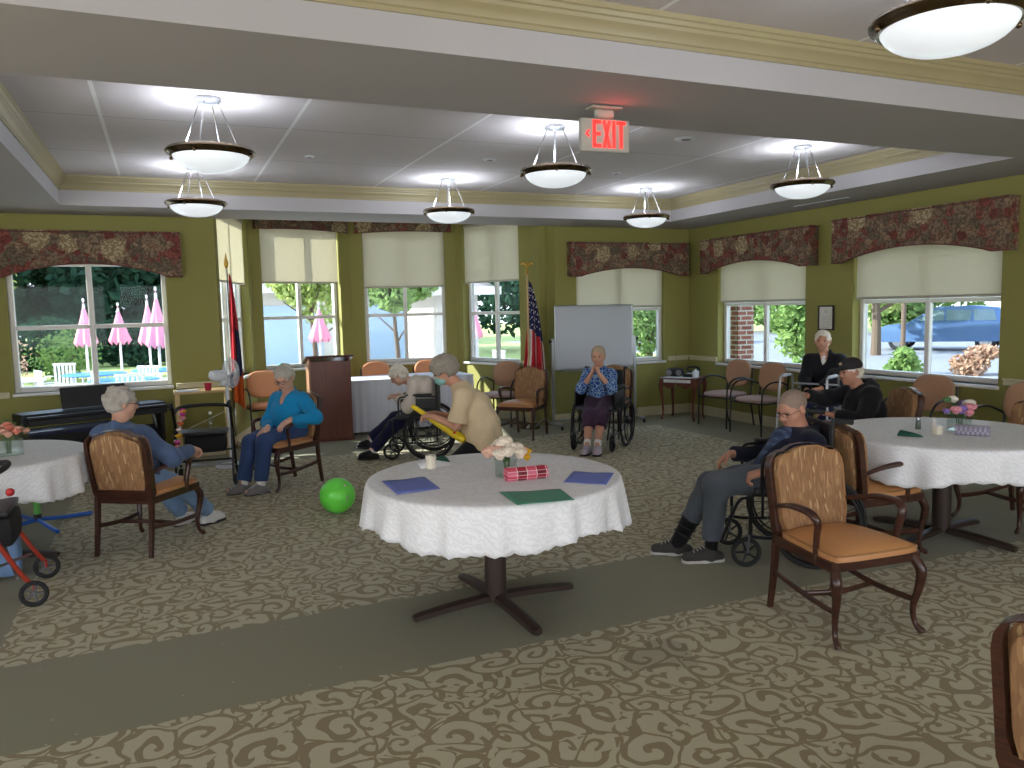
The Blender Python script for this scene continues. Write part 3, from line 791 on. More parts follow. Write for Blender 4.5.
def build_room():
    # floor
    m = MB(); pl = [(-6, -4), (7.72, -4), (7.72, 10.4), (5.25, 10.4), (4.6, 12.35), (2.75, 12.9), (1.0, 12.35), (.4, 10.4), (-6, 10.4)]
    m.add([(x, y, 0) for x, y in pl]+[(x, y, -.15) for x, y in pl], [tuple(range(9)), tuple(range(17, 8, -1))]+[(i, i+9, (i+1) % 9+9, (i+1) % 9) for i in range(9)])
    o = struct(m.build('floor', 'carpet', smooth=False))
    # soffits and trays as one dropped ceiling; upper panels above
    Z = 3.3
    def slab(name, x0, x1, y0, y1): 
        m_ = MB(); m_.box(((x0+x1)/2, (y0+y1)/2, (CEIL+Z)/2), (x1-x0, y1-y0, Z-CEIL)); return m_
    m = MB()
    for (x0, x1, y0, y1) in ((-6, 7.72, 3.48, 4.44), (-6, -.9, 4.44, 10.35), (6.56, 7.72, 4.44, 10.4), (-.9, 6.56, 9.3, 10.15), (-.9, .61, 10.15, 10.35), (5.03, 6.56, 10.15, 10.4),
                             (-6, -.9, -4, 3.48), (6.56, 7.72, -4, 3.48)):
        m.box(((x0+x1)/2, (y0+y1)/2, (CEIL+Z)/2), (x1-x0, y1-y0, Z-CEIL))
    m.box((2.8, 10.18, (CEIL+Z)/2), (4.44, .06, Z-CEIL))
    struct(m.build('trim_1', 'soffit', smooth=False))
    m = MB()
    for (x0, x1, y0, y1) in ((-.9, 6.56, 4.44, 9.3), (-.9, 6.56, -4, 3.48)): m.box(((x0+x1)/2, (y0+y1)/2, TRAY+.05), (x1-x0, y1-y0, .1))
    struct(m.build('ceiling', 'ceil', smooth=False))
    m = MB(); m.add([(x, y, 3.2) for x, y in ((.4, 10.2), (5.25, 10.2), (5.3, 10.4), (4.6, 12.4), (2.75, 12.95), (1.0, 12.4))]+[(x, y, 3.3) for x, y in ((.4, 10.2), (5.25, 10.2), (5.3, 10.4), (4.6, 12.4), (2.75, 12.95), (1.0, 12.4))],
          [tuple(range(6)), tuple(range(11, 5, -1))]+[(i, (i+1) % 6, (i+1) % 6+6, i+6) for i in range(6)])
    struct(m.build('ceiling_bay', 'soffit', smooth=False))
    runs = [((-.9, 4.44), (6.56, 4.44), (0, 1)), ((-.9, 9.3), (6.56, 9.3), (0, -1)), ((-.9, 4.44), (-.9, 9.3), (1, 0)), ((6.56, 4.44), (6.56, 9.3), (-1, 0)),
            ((-.9, 3.48), (6.56, 3.48), (0, -1)), ((-.9, -4), (-.9, 3.48), (1, 0)), ((6.56, -4), (6.56, 3.48), (-1, 0))]
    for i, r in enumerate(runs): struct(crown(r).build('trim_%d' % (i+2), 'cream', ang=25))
    # walls
    wl, M = wall('wall_left_back', (-6, 10.15), (.61, 10.15), [(6-1.56, 6.05, .88, 2.34)]); WALLM['L'] = M
    window(M, 6-1.56, 6.05, .88, 2.34, rails=(1.60,))
    valance(M, 6-1.72, 6.23, 2.15, 2.65, 'floral burgundy valance with arched hem over the window at far left')
    A, B, Mm, D, E = (.61, 10.15), (1.2, 12.1), (2.76, 12.62), (4.37, 12.12), (5.03, 10.2)
    segs = [('wall_bay_1', A, B, (.14, 1.82), 2.12, 'roller shade glowing in the sun in the bay window beside the red and blue flag'),
            ('wall_bay_2', B, Mm, (.16, 1.46), 2.16, 'roller shade above the lectern, its left half glowing in the sun'),
            ('wall_bay_3', Mm, D, (.20, 1.50), 2.08, 'cream roller shade in the bay window above the white draped table'),
            ('wall_bay_4', D, E, (.16, 1.48), 2.12, 'cream roller shade in the bay window beside the stars and stripes flag')]
    vl = ['floral valance strip high in the bay by the red and blue flag', 'floral valance strip high in the bay above the lectern', 'floral valance strip high in the bay above the white draped table', 'floral valance strip high in the bay by the stars and stripes flag']
    for i, (nm, a, b, (s0, s1), shz, lab) in enumerate(segs):
        w_, M = wall(nm, a, b, [(s0, s1, .86, 3.02)], zt=3.2, e0=0, e1=.05); WALLM['B%d' % i] = M
        window(M, s0, s1, .86, 3.02, rails=(1.63,), y=.115, shade=shz, shlab=lab)
        if i in (1, 2): valance(M, s0-.1, s1+.12, 2.93, 3.18, vl[i], arch=.02, dep=.10)
    _, M = wall('wall_right_back', (5.03, 10.2), (7.52, 10.2), [(.5, 2.03, .84, 2.34)], e0=.1); WALLM['R'] = M
    window(M, .5, 2.03, .84, 2.34, rails=(1.64,), shade=1.68, shlab='cream roller shade in the window behind the whiteboard')
    valance(M, .35, 2.40, 2.13, 2.61, 'floral burgundy valance above the whiteboard window', arch=.12)
    _, M = wall('wall_right', (7.52, 10.2), (7.52, -4), [(.70, 2.45, .82, 2.36), (3.21, 5.03, .82, 2.36)], e0=.2); WALLM['W'] = M
    window(M, .70, 2.45, .82, 2.36, y=.115, rails=(1.68,), shade=1.72, shlab='cream roller shade in the window above the two pink-seated armchairs')
    window(M, 3.21, 5.03, .82, 2.36, y=.115, rails=(1.68,), shade=1.72, shlab='cream roller shade in the window facing the parked blue car')
    valance(M, .50, 2.67, 2.14, 2.62, 'floral burgundy valance nearest the room corner on the right wall', arch=.13, dep=.17)
    valance(M, 3.03, 5.19, 2.14, 2.64, 'floral burgundy valance over the window facing the parked blue car', arch=.13, dep=.17)
    # chair rails and baseboards
    def rail(name, M, a, b, z0=.865):
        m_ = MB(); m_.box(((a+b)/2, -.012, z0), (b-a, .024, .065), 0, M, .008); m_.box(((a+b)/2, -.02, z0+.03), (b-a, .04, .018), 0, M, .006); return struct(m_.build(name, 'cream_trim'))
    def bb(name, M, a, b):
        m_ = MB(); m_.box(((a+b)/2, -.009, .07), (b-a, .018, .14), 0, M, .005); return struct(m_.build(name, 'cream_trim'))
    k = 20
    for key, rs in (('L', ((0, 4.40), (6.09, 6.60))), ('B0', ((.03, .5),)), ('B3', ((1.53, 2.02),)), ('R', ((.02, .45), (2.08, 2.46))), ('W', ((.03, .70), (2.51, 3.15), (5.09, 14)))):
        for (a, b) in rs: k += 1; rail('trim_%d' % k, WALLM[key], a, b)
    for nm, key, a, b in (('left_back', 'L', 0, 6.6), ('bay_1', 'B0', .01, 2.02), ('bay_2', 'B1', .02, 1.62), ('bay_3', 'B2', .02, 1.66), ('bay_4', 'B3', .02, 2.0), ('right_back', 'R', .02, 2.48), ('right', 'W', .02, 14)):
        bb('baseboard_'+nm, WALLM[key], a, b)
    _ = wall('wall_near_unseen', (7.72, -4), (-6, -4), [(.6, 4.4, .9, 2.55), (4.8, 8.8, .9, 2.55), (9.2, 13.1, .9, 2.55)], zt=3.3)  # unseen wall added behind the camera; openings shaped for the daylight they admit
    _ = wall('wall_left', (-6, -4), (-6, 10.35), [(1.2, 4.2, .84, 2.4), (5.5, 8.5, .84, 2.4)])
    # ceiling fittings
    for i, (x, y, r, lab) in enumerate(((3.0, 7.26, .07, 'small round smoke detector on the ceiling left of the exit sign'), (4.30, 5.87, .10, 'round white ceiling speaker right of the exit sign'),
                                        (4.64, 7.6, .05, 'small sprinkler plate on the ceiling below the exit sign'), (1.33, 7.61, .045, 'small round ceiling plate between the pendant lamps at left'))):
        m = MB(); m.lathe([(r*.6, 3.138), (r*.9, 3.141), (r, 3.146), (r, 3.15)], 20, (x, y, 0)); nm = ('smoke_detector', 'ceiling_speaker', 'sprinkler_plate', 'ceiling_plate')[i]
        o = m.build(nm, plain('white_plastic', (214, 216, 220))); tag(o, lab, nm.replace('_', ' '))
        g = MB(); g.lathe([(r*.42, 3.134), (r*.42, 3.139)], 16, (x, y, 0)); g.build('grille' if i == 1 else 'cap', plain('grille_grey', (120, 120, 122)), o)
    m = MB(); m.box((7.1, 7.1, 2.847), (.06, .8, .006)); o = m.build('ceiling_vent', plain('white_plastic', (214, 216, 220))); tag(o, 'long narrow white vent slot in the soffit above the right windows', 'vent')
    m = MB(); m.box((7.1, 7.1, 2.8425), (.02, .76, .003)); m.build('slot', plain('grille_grey', (120, 120, 122)), o)
build_room()

# ------------------------------------------------------------------ lamps
def make_lamp():
    r = thing('pendant_lamp', cat='pendant lamp')
    m = MB(); m.lathe([(.075, -.004), (.085, -.004+.0), (.085, -.022), (.05, -.034), (.02, -.036)], 24, (0, 0, 0)); m.build('ceiling_canopy', 'aluminium' in MATS and 'aluminium', r)
    zr = -.35
    for k in range(4):
        a = PI/4+k*PI/2+.35; m = MB()
        m.tube([(.062*math.cos(a), .062*math.sin(a), -.02), (.19*math.cos(a), .19*math.sin(a), zr+.012), (.24*math.cos(a), .24*math.sin(a), zr+.010)], .0045, 6); m.build('suspension_rod', 'chrome', r)
    m = MB(); pr = []
    for i in range(9):
        t = i/8; pr.append((.250*math.sin(PI/2*(1-t)), zr-.02-.118*math.sin(PI/2*t)))
    prof = [(max(q, .001), z) for q, z in pr]
    inner = [(max(q-.006, .0008), z+.006) for q, z in prof[::-1]]
    m.lathe(prof+inner, 40, caps=False); m.build('glass_bowl', 'bowl', r, ang=60)
    m = MB(); m.lathe([(.225, zr+.012), (.248, zr+.020), (.278, zr+.012), (.292, zr-.006), (.284, zr-.02), (.268, zr-.026), (.258, zr-.040), (.243, zr-.036), (.245, zr-.02), (.225, zr+.012)], 48, caps=False)
    m.build('bronze_ring', 'bronze', r, ang=50)
    for k in range(4):
        a = k*PI/2+.35+PI/4; m = MB(); m.ell((.275*math.cos(a), .275*math.sin(a), zr-.036), (.013, .013, .013), 10, 8); m.tube([(.275*math.cos(a), .275*math.sin(a), zr-.03), (.275*math.cos(a), .275*math.sin(a), zr-.008)], .006, 6)
        m.build('finial', 'bronze', r)
    m = MB(); m.lathe([(.018, zr-.05), (.03, zr-.045), (.034, zr-.01), (.02, zr+.02), (.012, zr+.03)], 14); m.build('bulb', emis('lamp_bulb', (235, 242, 255), 12), r)
    return r
def lamp_light(x, y, i):
    l = bpy.data.lights.new('lamp_light', 'POINT'); l.energy = LAMP_W; l.color = (.80, .88, 1.0); l.shadow_soft_size = .05
    o = bpy.data.objects.new('lamp_light', l); COL.objects.link(o); o.location = (x, y, TRAY-.31)
LP = make_lamp()
for x, y, lab in ((.36, 5.80, 'pendant bowl lamp nearest the camera on the far left'), (.36, 8.45, 'smaller looking pendant bowl lamp below and behind the left one'),
             (2.97, 5.80, 'pendant bowl lamp just left of the exit sign'), (2.99, 8.47, 'far pendant bowl lamp in front of the bay windows'),
             (5.57, 5.80, 'pendant bowl lamp right of the exit sign, before the right windows'), (5.60, 8.47, 'far pendant bowl lamp over the whiteboard'),
             (2.90, 2.25, 'large near pendant bowl lamp cut by the top edge of the photo')):
    place(LP, (x, y, TRAY), 0, lab); lamp_light(x, y, 0)
def exit_sign():
    r = thing('exit_sign', (2.40, 4.06, .028), math.radians(-2), 'white exit sign with red EXIT letters and left arrow under the beam', 'exit sign')
    m = MB(); m.box((0, 0, 2.652), (.315, .035, .188), 0, None, .006); m.build('sign_face', plain('sign_grey', (168, 166, 156), .5), r)
    m = MB(); m.box((.0, 0, 2.775), (.12, .04, .05), 0, None, .01); m.box((0, 0, 2.807), (.20, .09, .014), 0, None, .005); m.build('ceiling_mount', 'sign_grey', r)
    red = emis('exit_red', (255, 34, 30), 1.6)
    def bars(lst, name):
        m_ = MB()
        for (x0, z0, x1, z1, w) in lst:
            d = Vector((x1-x0, 0, z1-z0)); n = Vector((-d.z, 0, d.x)).normalized()*w/2; a, b = Vector((x0, 0, z0)), Vector((x1, 0, z1))
            q = [a+n, a-n, b-n, b+n]; vs = [(p.x, -.0215, p.z) for p in q]+[(p.x, -.0165, p.z) for p in q]
            m_.add(vs, [(0, 1, 2, 3), (7, 6, 5, 4), (0, 4, 5, 1), (1, 5, 6, 2), (2, 6, 7, 3), (3, 7, 4, 0)])
        return m_.build(name, red, r, smooth=False)
    b, t, s = 2.582, 2.735, .0195; mid = (b+t)/2
    x = -.075; bars([(x, b, x, t, s), (x-.0097, t-.0097, x+.045, t-.0097, s), (x-.0097, b+.0097, x+.045, b+.0097, s), (x, mid, x+.04, mid, s)], 'letter_e')
    x = -.012; bars([(x, b, x+.036, t, s), (x, t, x+.036, b, s)], 'letter_x')
    x = .053; bars([(x, b, x, t, s)], 'letter_i')
    x = .100; bars([(x, b, x, t, s), (x-.03, t-.0097, x+.03, t-.0097, s)], 'letter_t')
    bars([(-.108, mid+.018, -.126, mid, .009), (-.108, mid-.018, -.126, mid, .009)], 'arrow')
    l = bpy.data.lights.new('exit_glow', 'POINT'); l.energy = .12; l.color = (1, .1, .08); l.shadow_soft_size = .04
    o = bpy.data.objects.new('exit_glow', l); COL.objects.link(o); o.location = (2.43, 3.98, 2.76)
exit_sign()
# ------------------------------------------------------------------ furniture
def seat_outline(wb, wf, d, n=6):
    pts = []
    return pts
def make_armchair():
    """wooden frame armchair, upholstered camel-top back, ochre seat; faces local +Y"""
    r = thing('armchair', cat='chair')
    W, B = .262, .212; zs = .40; yb, yf = -.265, .238
    # rear posts incl. back frame sides (each rear leg runs up to the seat)
    for s in (-1, 1):
        m = MB(); m.tube([(s*(B+.0), yb-.045, 0), (s*B, yb-.015, .2), (s*B, yb+.005, .42)], [.017, .020, .023], 4, flat=(1, 1.05), smooth=3); m.build('rear_leg', 'wood', r, ang=50)
        m = MB(); m.tube([(s*(W-.02), yf-.01, .40), (s*(W+.002), yf+.03, .33), (s*(W-.005), yf+.025, .24), (s*(W-.018), yf+.002, .13), (s*(W-.012), yf+.012, .05), (s*(W+.0), yf+.045, .018), (s*(W+.002), yf+.052, .008)],
                         [.024, .028, .022, .016, .013, .018, .014], 8, smooth=4); m.build('front_leg', 'wood', r, ang=60)
        # arm with downward scroll support
        m = MB(); m.tube([(s*(B+.008), yb-.0, .590), (s*(B+.022), yb+.12, .618), (s*(W+.006), -.05, .640), (s*(W+.016), .06, .644), (s*(W+.014), .118, .628), (s*(W+.004), .134, .59), (s*(W-.002), .12, .53), (s*(W-.008), .108, .46), (s*(W-.010), .112, .39)],
                         [.014, .017, .020, .023, .024, .021, .018, .017, .017], 8, flat=(1.1, .85), smooth=4); m.build('arm', 'wood', r, ang=60)
        m = MB(); m.tube([(s*(B-.002), yb-.02, .215), (s*(B+.012), 0, .175), (s*(W-.016), yf-.01, .17)], .013, 6, flat=(.8, 1.3), smooth=4); m.build('side_stretcher', 'wood', r, ang=50)
    m = MB(); m.tube([(-(B+.014), -.02, .176), (0, .015, .172), ((B+.014), -.02, .176)], .012, 6, flat=(.8, 1.3), smooth=5); m.build('cross_stretcher', 'wood', r, ang=50)
    # seat rail
    m = MB(); vs = []
    for z in (.375, .425):
        vs += [(-B-.015, yb, z), (B+.015, yb, z), (W+.012, yf+.01, z), (-W-.012, yf+.01, z)]
    m.add(vs, [(3, 2, 1, 0), (4, 5, 6, 7)]+[(i, (i+1) % 4, (i+1) % 4+4, i+4) for i in range(4)]); m.build('seat_rail', 'wood', r, ang=30)
    # seat cushion, wider at the front, crowned
    m = MB(); n = 14; vs = []; fs = []
    def pt(u, v, lay):
        a_, b_ = 2*u-1, 2*v-1; k_ = .14 if b_ > 0 else .05; sx = a_*math.sqrt(1-k_*b_*b_*abs(b_)**2); sy = b_*math.sqrt(1-.13*a_*a_*abs(a_)**2)
        v_ = (sy+1)/2; y = yb+.035+(yf+.03-yb-.035)*v_; w = (B+.0)+(W+.008-B)*v_; x = sx*w
        e = max(0, 1-abs(2*u-1)**6)*max(0, 1-abs(2*v-1)**6)
        crown_ = .034*(1-(2*u-1)**2)*(1-(2*v-1)**2)+.020*e
        return (x, y, (.455+crown_) if lay else .425)
    for i in range(n+1):
        for j in range(n+1): vs.append(pt(i/n, j/n, 1))
    for i in range(n):
        for j in range(n): a = i*(n+1)+j; fs.append((a, a+n+1, a+n+2, a+1))
    ring = [i*(n+1) for i in range(n+1)]+[n*(n+1)+j for j in range(1, n+1)]+[i*(n+1)+n for i in range(n-1, -1, -1)]+[j for j in range(n-1, 0, -1)]
    o_ = len(vs); vs += [(vs[k][0], vs[k][1], .425) for k in ring]; K = len(ring)
    for i in range(K): fs.append((ring[i], ring[(i+1) % K], o_+(i+1) % K, o_+i))
    fs.append(tuple(o_+i for i in range(K))); m.add(vs, fs); st = m.build('seat', 'ochre', r, ang=70)
    m = MB(); m.tube([Vector(vs[k])+Vector((0, 0, .0)) for k in ring], .005, 5, True); m.build('piping', plain('ochre_piping', (160, 114, 70), .5), st)
    # back: frame outline with camel hump, cushion both faces
    def outl(w, z0, z1, k=1):
        o = [(-w*.93, z0), (w*.93, z0), (w, z0+.06), (w*1.03, z1-.13)]
        o += [(w*1.0, z1-.085), (w*.93, z1-.055), (w*.80, z1-.038), (w*.62, z1-.034), (w*.48, z1-.018), (w*.30, z1-.004), (0, z1)]
        o += [(-x, z) for x, z in o[-2:3:-1]]+[(-w*1.03, z1-.13), (-w, z0+.06)]
        return o
    T = Matrix.Translation((0, yb+.012, .452)) @ Matrix.Rotation(math.radians(9), 4, 'X')
    outer = outl(B+.022, -.05, .465); n = len(outer); inner = [(x*.885, .035+(z+.05)*.84+.0) for x, z in outer]
    vs = []; fs = []
    for yy in (-.024, .024):
        vs += [(x, yy, z) for x, z in outer]; vs += [(x, yy, z) for x, z in inner]
    for i in range(n):
        j = (i+1) % n
        fs += [(i, j, n+j, n+i), (2*n+j, 2*n+i, 3*n+i, 3*n+j), (i, 2*n+i, 2*n+j, j), (n+i, n+j, 3*n+j, 3*n+i)]
    m = MB(); m.add(vs, fs, 0, T); bf = m.build('back_frame', 'wood', r, ang=40)
    md = bf.modifiers.new('soft', 'BEVEL'); md.width = .007; md.segments = 2; md.limit_method = 'ANGLE'
    o2 = outl(B*.97, .0, .452)
    m = MB(); m.slab(o2[::-1] if False else o2, .030, .034, 0, T); 
    m = MB(); m.slab(outl(B*1.0, .005, .452), .062, .012, 0, T, inset=.014, dome=-.014); m.slab(outl(B*.90, .03, .44), -.030, -.010, 0, T, inset=.010, dome=.004)
    bc = m.build('backrest', 'weave', r, ang=50)
    m = MB(); m.tube([T @ Vector((x, .060, z)) for x, z in outl(B*.985, .010, .448)], .005, 5, True); m.build('piping', 'ochre_piping', bc)
    return r
def make_metal_chair(pad, name='armchair'):
    """black tube chair with arms, round pads"""
    r = thing(name, cat='chair')
    for s in (-1, 1):
        m = MB(); x = s*.275
        m.tube([(x, .24, 0), (x, .235, .3), (x, .225, .52), (x, .17, .63), (x, .06, .68), (x, -.10, .675), (x-s*.02, -.24, .62), (x-s*.04, -.265, .60)], .0115, 8, smooth=4); m.build('arm', 'black_metal', r)
        m = MB(); m.tube([(x-s*.04, -.285, .80), (x-s*.04, -.255, .5), (x-s*.04, -.235, .40), (x-s*.03, -.27, .15), (x-s*.03, -.30, 0)], .0115, 8, smooth=4); m.build('rear_leg', 'black_metal', r)
    m = MB(); m.tube([(-.275, .225, .41), (.275, .225, .41)], .010, 8); m.tube([(-.235, -.235, .41), (.235, -.235, .41)], .010, 8)
    for s in (-1, 1): m.tube([(s*.265, .225, .41), (s*.237, -.235, .41)], .010, 8)
    m.build('seat_frame', 'black_metal', r)
    m = MB(); prof = []
    vs = []; fs = []; n = 28
    def q(a, k): 
        c, s_ = math.cos(a), math.sin(a); p = 2/3.2
        return (.262*k*math.copysign(abs(c)**p, c), .0+.25*k*math.copysign(abs(s_)**p, s_))
    lay = [(.92, .415), (1, .43), (1.0, .452), (.94, .468), (.75, .478), (.4, .484)]
    for k, z in lay: vs += [(q(2*PI*i/n, k)[0], q(2*PI*i/n, k)[1]-.0, z) for i in range(n)]
    for L in range(len(lay)-1):
        for i in range(n): j = (i+1) % n; fs.append((L*n+i, L*n+j, (L+1)*n+j, (L+1)*n+i))
    fs += [tuple(range(n-1, -1, -1)), tuple(range((len(lay)-1)*n, len(lay)*n))]; m.add(vs, fs); m.build('seat', pad[0], r, ang=60)
    T = Matrix.Translation((0, -.262, .72)) @ Matrix.Rotation(math.radians(9), 4, 'X')
    o = [(.225*math.copysign(abs(math.cos(a))**.72, math.cos(a)), .185*math.copysign(abs(math.sin(a))**.72, math.sin(a))) for a in [2*PI*i/30 for i in range(30)]]
    m = MB(); m.slab(o, .045, .0, 0, T, inset=.016, dome=-.008); m.build('backrest', pad[1], r, ang=60)
    m = MB(); m.tube([T @ Vector((x, .022, z)) for x, z in o], .007, 6, True); m.build('edge_trim', pad[2], r)
    return r
def outline_wheel(m): pass
def make_wheelchair():
    r = thing('wheelchair', cat='wheelchair')
    for s in (-1, 1):
        wx = s*.295; c = (wx, -.14, .30)
        m = MB(); m.torus(.288, .014, c, 'x', 44, 8); w = m.build('wheel', 'black_rubber', r)
        m = MB(); m.torus(.270, .009, c, 'x', 44, 6); m.build('rim', 'black_metal', w)
        m = MB(); m.torus(.245, .008, (wx+s*.035, -.14, .30), 'x', 40, 6)
        for k in range(4):
            a = PI/4+k*PI/2; m.tube([(wx+s*.035, -.14+.245*math.cos(a), .3+.245*math.sin(a)), (wx, -.14+.27*math.cos(a), .3+.27*math.sin(a))], .004, 5)
        m.build('push_rim', 'black_plastic', w)
        m = MB()
        for k in range(16):
            a = 2*PI*k/16; b = a+(.5 if k % 2 else -.5)
            m.tube([(wx+(.012 if k % 2 else -.012), -.14+.03*math.cos(b), .3+.03*math.sin(b)), (wx, -.14+.265*math.cos(a), .3+.265*math.sin(a))], .0028, 5)
        m.build('spokes', 'black_metal', w)
        m = MB(); m.tube([(wx-.03, -.14, .3), (wx+.03, -.14, .3)], .032, 12); m.build('hub', 'black_plastic', w)
        # caster
        cx = s*.235; m = MB(); m.torus(.083, .015, (cx, .30, .099), 'x', 26, 8); cw = m.build('caster', 'black_rubber', r)
        m = MB()
        for k in range(5): a = 2*PI*k/5; m.tube([(cx, .30, .099), (cx, .30+.075*math.cos(a), .099+.075*math.sin(a))], .007, 5)
        m.tube([(cx-.03, .30, .099), (cx+.03, .30, .099)], .015, 8); m.build('caster_spokes', 'black_metal', cw)
        m = MB()
        for t in (-.03, .03): m.tube([(cx+t, .30, .099), (cx+t, .29, .20), (cx, .275, .225)], .007, 6)
        m.tube([(cx, .275, .21), (cx, .275, .28)], .015, 8); m.build('caster_fork', plain('grey_metal', (120, 122, 126), .35, .8), cw)
        # side frame
        x = s*.245; m = MB()
        m.tube([(x, -.34, .93), (x, -.25, .945), (x, -.235, .92), (x, -.225, .5), (x, -.225, .24), (x, -.2, .20), (x, .0, .19), (x, .25, .20), (x, .275, .25), (x, .275, .46)], .0115, 8, smooth=3)
        m.tube([(x, -.225, .475), (x, .27, .475)], .0115, 8); m.tube([(x, .06, .475), (x, .06, .19)], .010, 8)
        m.build('side_frame', 'black_metal', r)
        m = MB(); m.tube([(x, -.235, .72), (x, .0, .725), (x, .16, .72), (x, .20, .69), (x, .205, .60), (x, .205, .475)], .0105, 8, smooth=3); m.build('arm_tube', 'black_metal', r)
        m = MB(); m.box((x, -.03, .742), (.055, .30, .028), 0, None, .01); m.build('armrest', 'black_vinyl', r)
        m = MB(); m.box((x, -.02, .60), (.006, .40, .2), 0, None, .003); m.build('skirt_guard', 'black_plastic', r)
        m = MB(); m.tube([(x, -.36, .932), (x, -.25, .945)], .017, 8); m.build('push_handle', 'black_rubber', r)
        m = MB(); m.tube([(x*.93, .275, .45), (x*.93, .34, .44), (x*.93, .40, .32), (x*.9, .46, .16)], .010, 8, smooth=3); fr_ = m.build('leg_hanger', 'black_metal', r)
    m = MB(); m.tube([(-.235, .02, .19), (.235, .02, .46)], .009, 8); m.tube([(.235, .03, .19), (-.235, .03, .46)], .009, 8); m.build('cross_brace', plain('grey_metal', (120, 122, 126)), r)
    m = MB(); m.rbox((0, .015, .495), (.47, .46, .05), .02, 6); m.build('seat', plain('grey_vinyl_seat', (58, 60, 66), .6), r)
    m = MB(); m.rbox((0, -.232, .71), (.46, .03, .42), .014, 6); m.build('backrest', 'black_vinyl', r)
    return r
def wheelchair_footrest(parent, ys=.46):
    for s in (-1, 1):
        m = MB(); m.box((s*.14, .50, .14), (.15, .13, .012), 0, None, .005); m.build('footplate', 'black_plastic', parent)
def pedestal_table(name, x, y, R, h, label, footrot, foot_mat='brown_steel', fl=.50):
    r = thing(name, (x, y, 0), 0, label, 'table')
    m = MB(); m.lathe([(R-.03, h-.03), (R-.008, h-.026), (R-.008, h-.006), (R-.02, h-.002)], 48); m.build('tabletop', 'cherry', r)
    m = MB(); m.lathe([(.062, .05), (.062, h-.05), (.12, h-.045), (.12, h-.031)], 24); m.build('column', foot_mat, r, ang=30)
    for k in range(4):
        a = footrot+k*PI/2; Mx = rotz(a); m = MB()
        pts = [(.03, 0, .060), (fl*.55, 0, .048), (fl-.05, 0, .032), (fl, 0, .024)]
        m.tube([Mx @ Vector(p) for p in pts], [.040, .038, .034, .028], 6, flat=(1.05, .75), smooth=3); m.build('foot', foot_mat, r, ang=50)
    return r
def tablecloth(x, y, R, z, drop, folds, label, seed=1, amp=.028):
    rn = random.Random(seed); m = MB(); n = 192; ph = [rn.random()*6 for _ in range(6)]; vs = [(0, 0, z)]; fs = []
    rings = [(R*k/6, 0) for k in range(1, 6)]+[(R-.012, 0), (R, -.004), (R+.006, -.012)]+[None]*9
    K = len(rings)
    for i, rg in enumerate(rings):
        for j in range(n):
            a = 2*PI*j/n
            if rg: r_, dz = rg
            else:
                t = (i-7)/9; fz = math.sin(folds*a+ph[0]+1.2*math.sin(2*a+ph[1]))*.6+math.sin(folds*1.7*a+ph[2])*.28+math.sin(3*a+ph[3])*.25
                dl = drop*(1+.10*math.sin(4*a+ph[4])+.05*math.sin(7*a+ph[5])); r_ = R+.008+t*.022+amp*fz*t**.8; dz = -.012-(dl-.012)*t
                if t == 1: dz -= .006*math.sin(folds*3*a)
            vs.append((r_*math.cos(a), r_*math.sin(a), z+dz))
    for j in range(n): fs.append((0, 1+j, 1+(j+1) % n))
    for i in range(K-1):
        for j in range(n):
            l = (j+1) % n; a = 1+i*n; b = a+n; fs.append((a+j, b+j, b+l, a+l))
    m.add(vs, fs); o = m.build('tablecloth', 'cloth', ang=80); o.location = (x, y, 0)
    md = o.modifiers.new('thickness', 'SOLIDIFY'); md.thickness = .003; md.offset = 1
    return tag(o, label, 'tablecloth')
def blossom(parent, c, r, mat, seed, cmat=None):
    m = MB(); rn = random.Random(seed); c = Vector(c)
    for k in range(9):
        a = k*2.4; b = .25+.75*(k/9); d = Vector((math.cos(a)*math.sin(b*1.45), math.sin(a)*math.sin(b*1.45), math.cos(b*1.45)*.8))
        p = c+d*r*.55; m.ell(p, (r*.52, r*.52, r*.36), 9, 6, 0, None, .10, seed+k)
    m.ell(c, (r*.62,)*3, 10, 7, 0, None, .08, seed)
    return m.build('blossom', mat, parent, ang=50)
def leaves(parent, c, r, n, mat, seed, name='foliage'):
    m = MB(); rn = random.Random(seed)
    for k in range(n):
        a = rn.uniform(0, 6.28); e = rn.uniform(-.3, 1.1); d = Vector((math.cos(a)*math.cos(e), math.sin(a)*math.cos(e), math.sin(e))); sd = d.cross(Vector((0, 0, 1))).normalized()*r*.16
        p0 = Vector(c)+d*r*.2; p1 = Vector(c)+d*r*.75; p2 = Vector(c)+d*r*1.1+Vector((0, 0, -.01)); nn = d.cross(sd).normalized()*.002
        m.add([p0, p1+sd, p2, p1-sd, p0+nn, p1+sd+nn, p2+nn, p1-sd+nn], [(0, 1, 2, 3), (7, 6, 5, 4), (0, 4, 5, 1), (1, 5, 6, 2), (2, 6, 7, 3), (3, 7, 4, 0)])
    return m.build(name, mat, parent, ang=20)
def stems(parent, c, r, z0, z1, n, mat, seed):
    m = MB(); rn = random.Random(seed)
    for k in range(n):
        a = rn.uniform(0, 6.28); q = rn.uniform(.1, .8)*r; m.tube([(c[0]+q*.5*math.cos(a), c[1]+q*.5*math.sin(a), z0), (c[0]+q*math.cos(a), c[1]+q*math.sin(a), z1)], .002, 5)
    return m.build('stems', mat, parent)
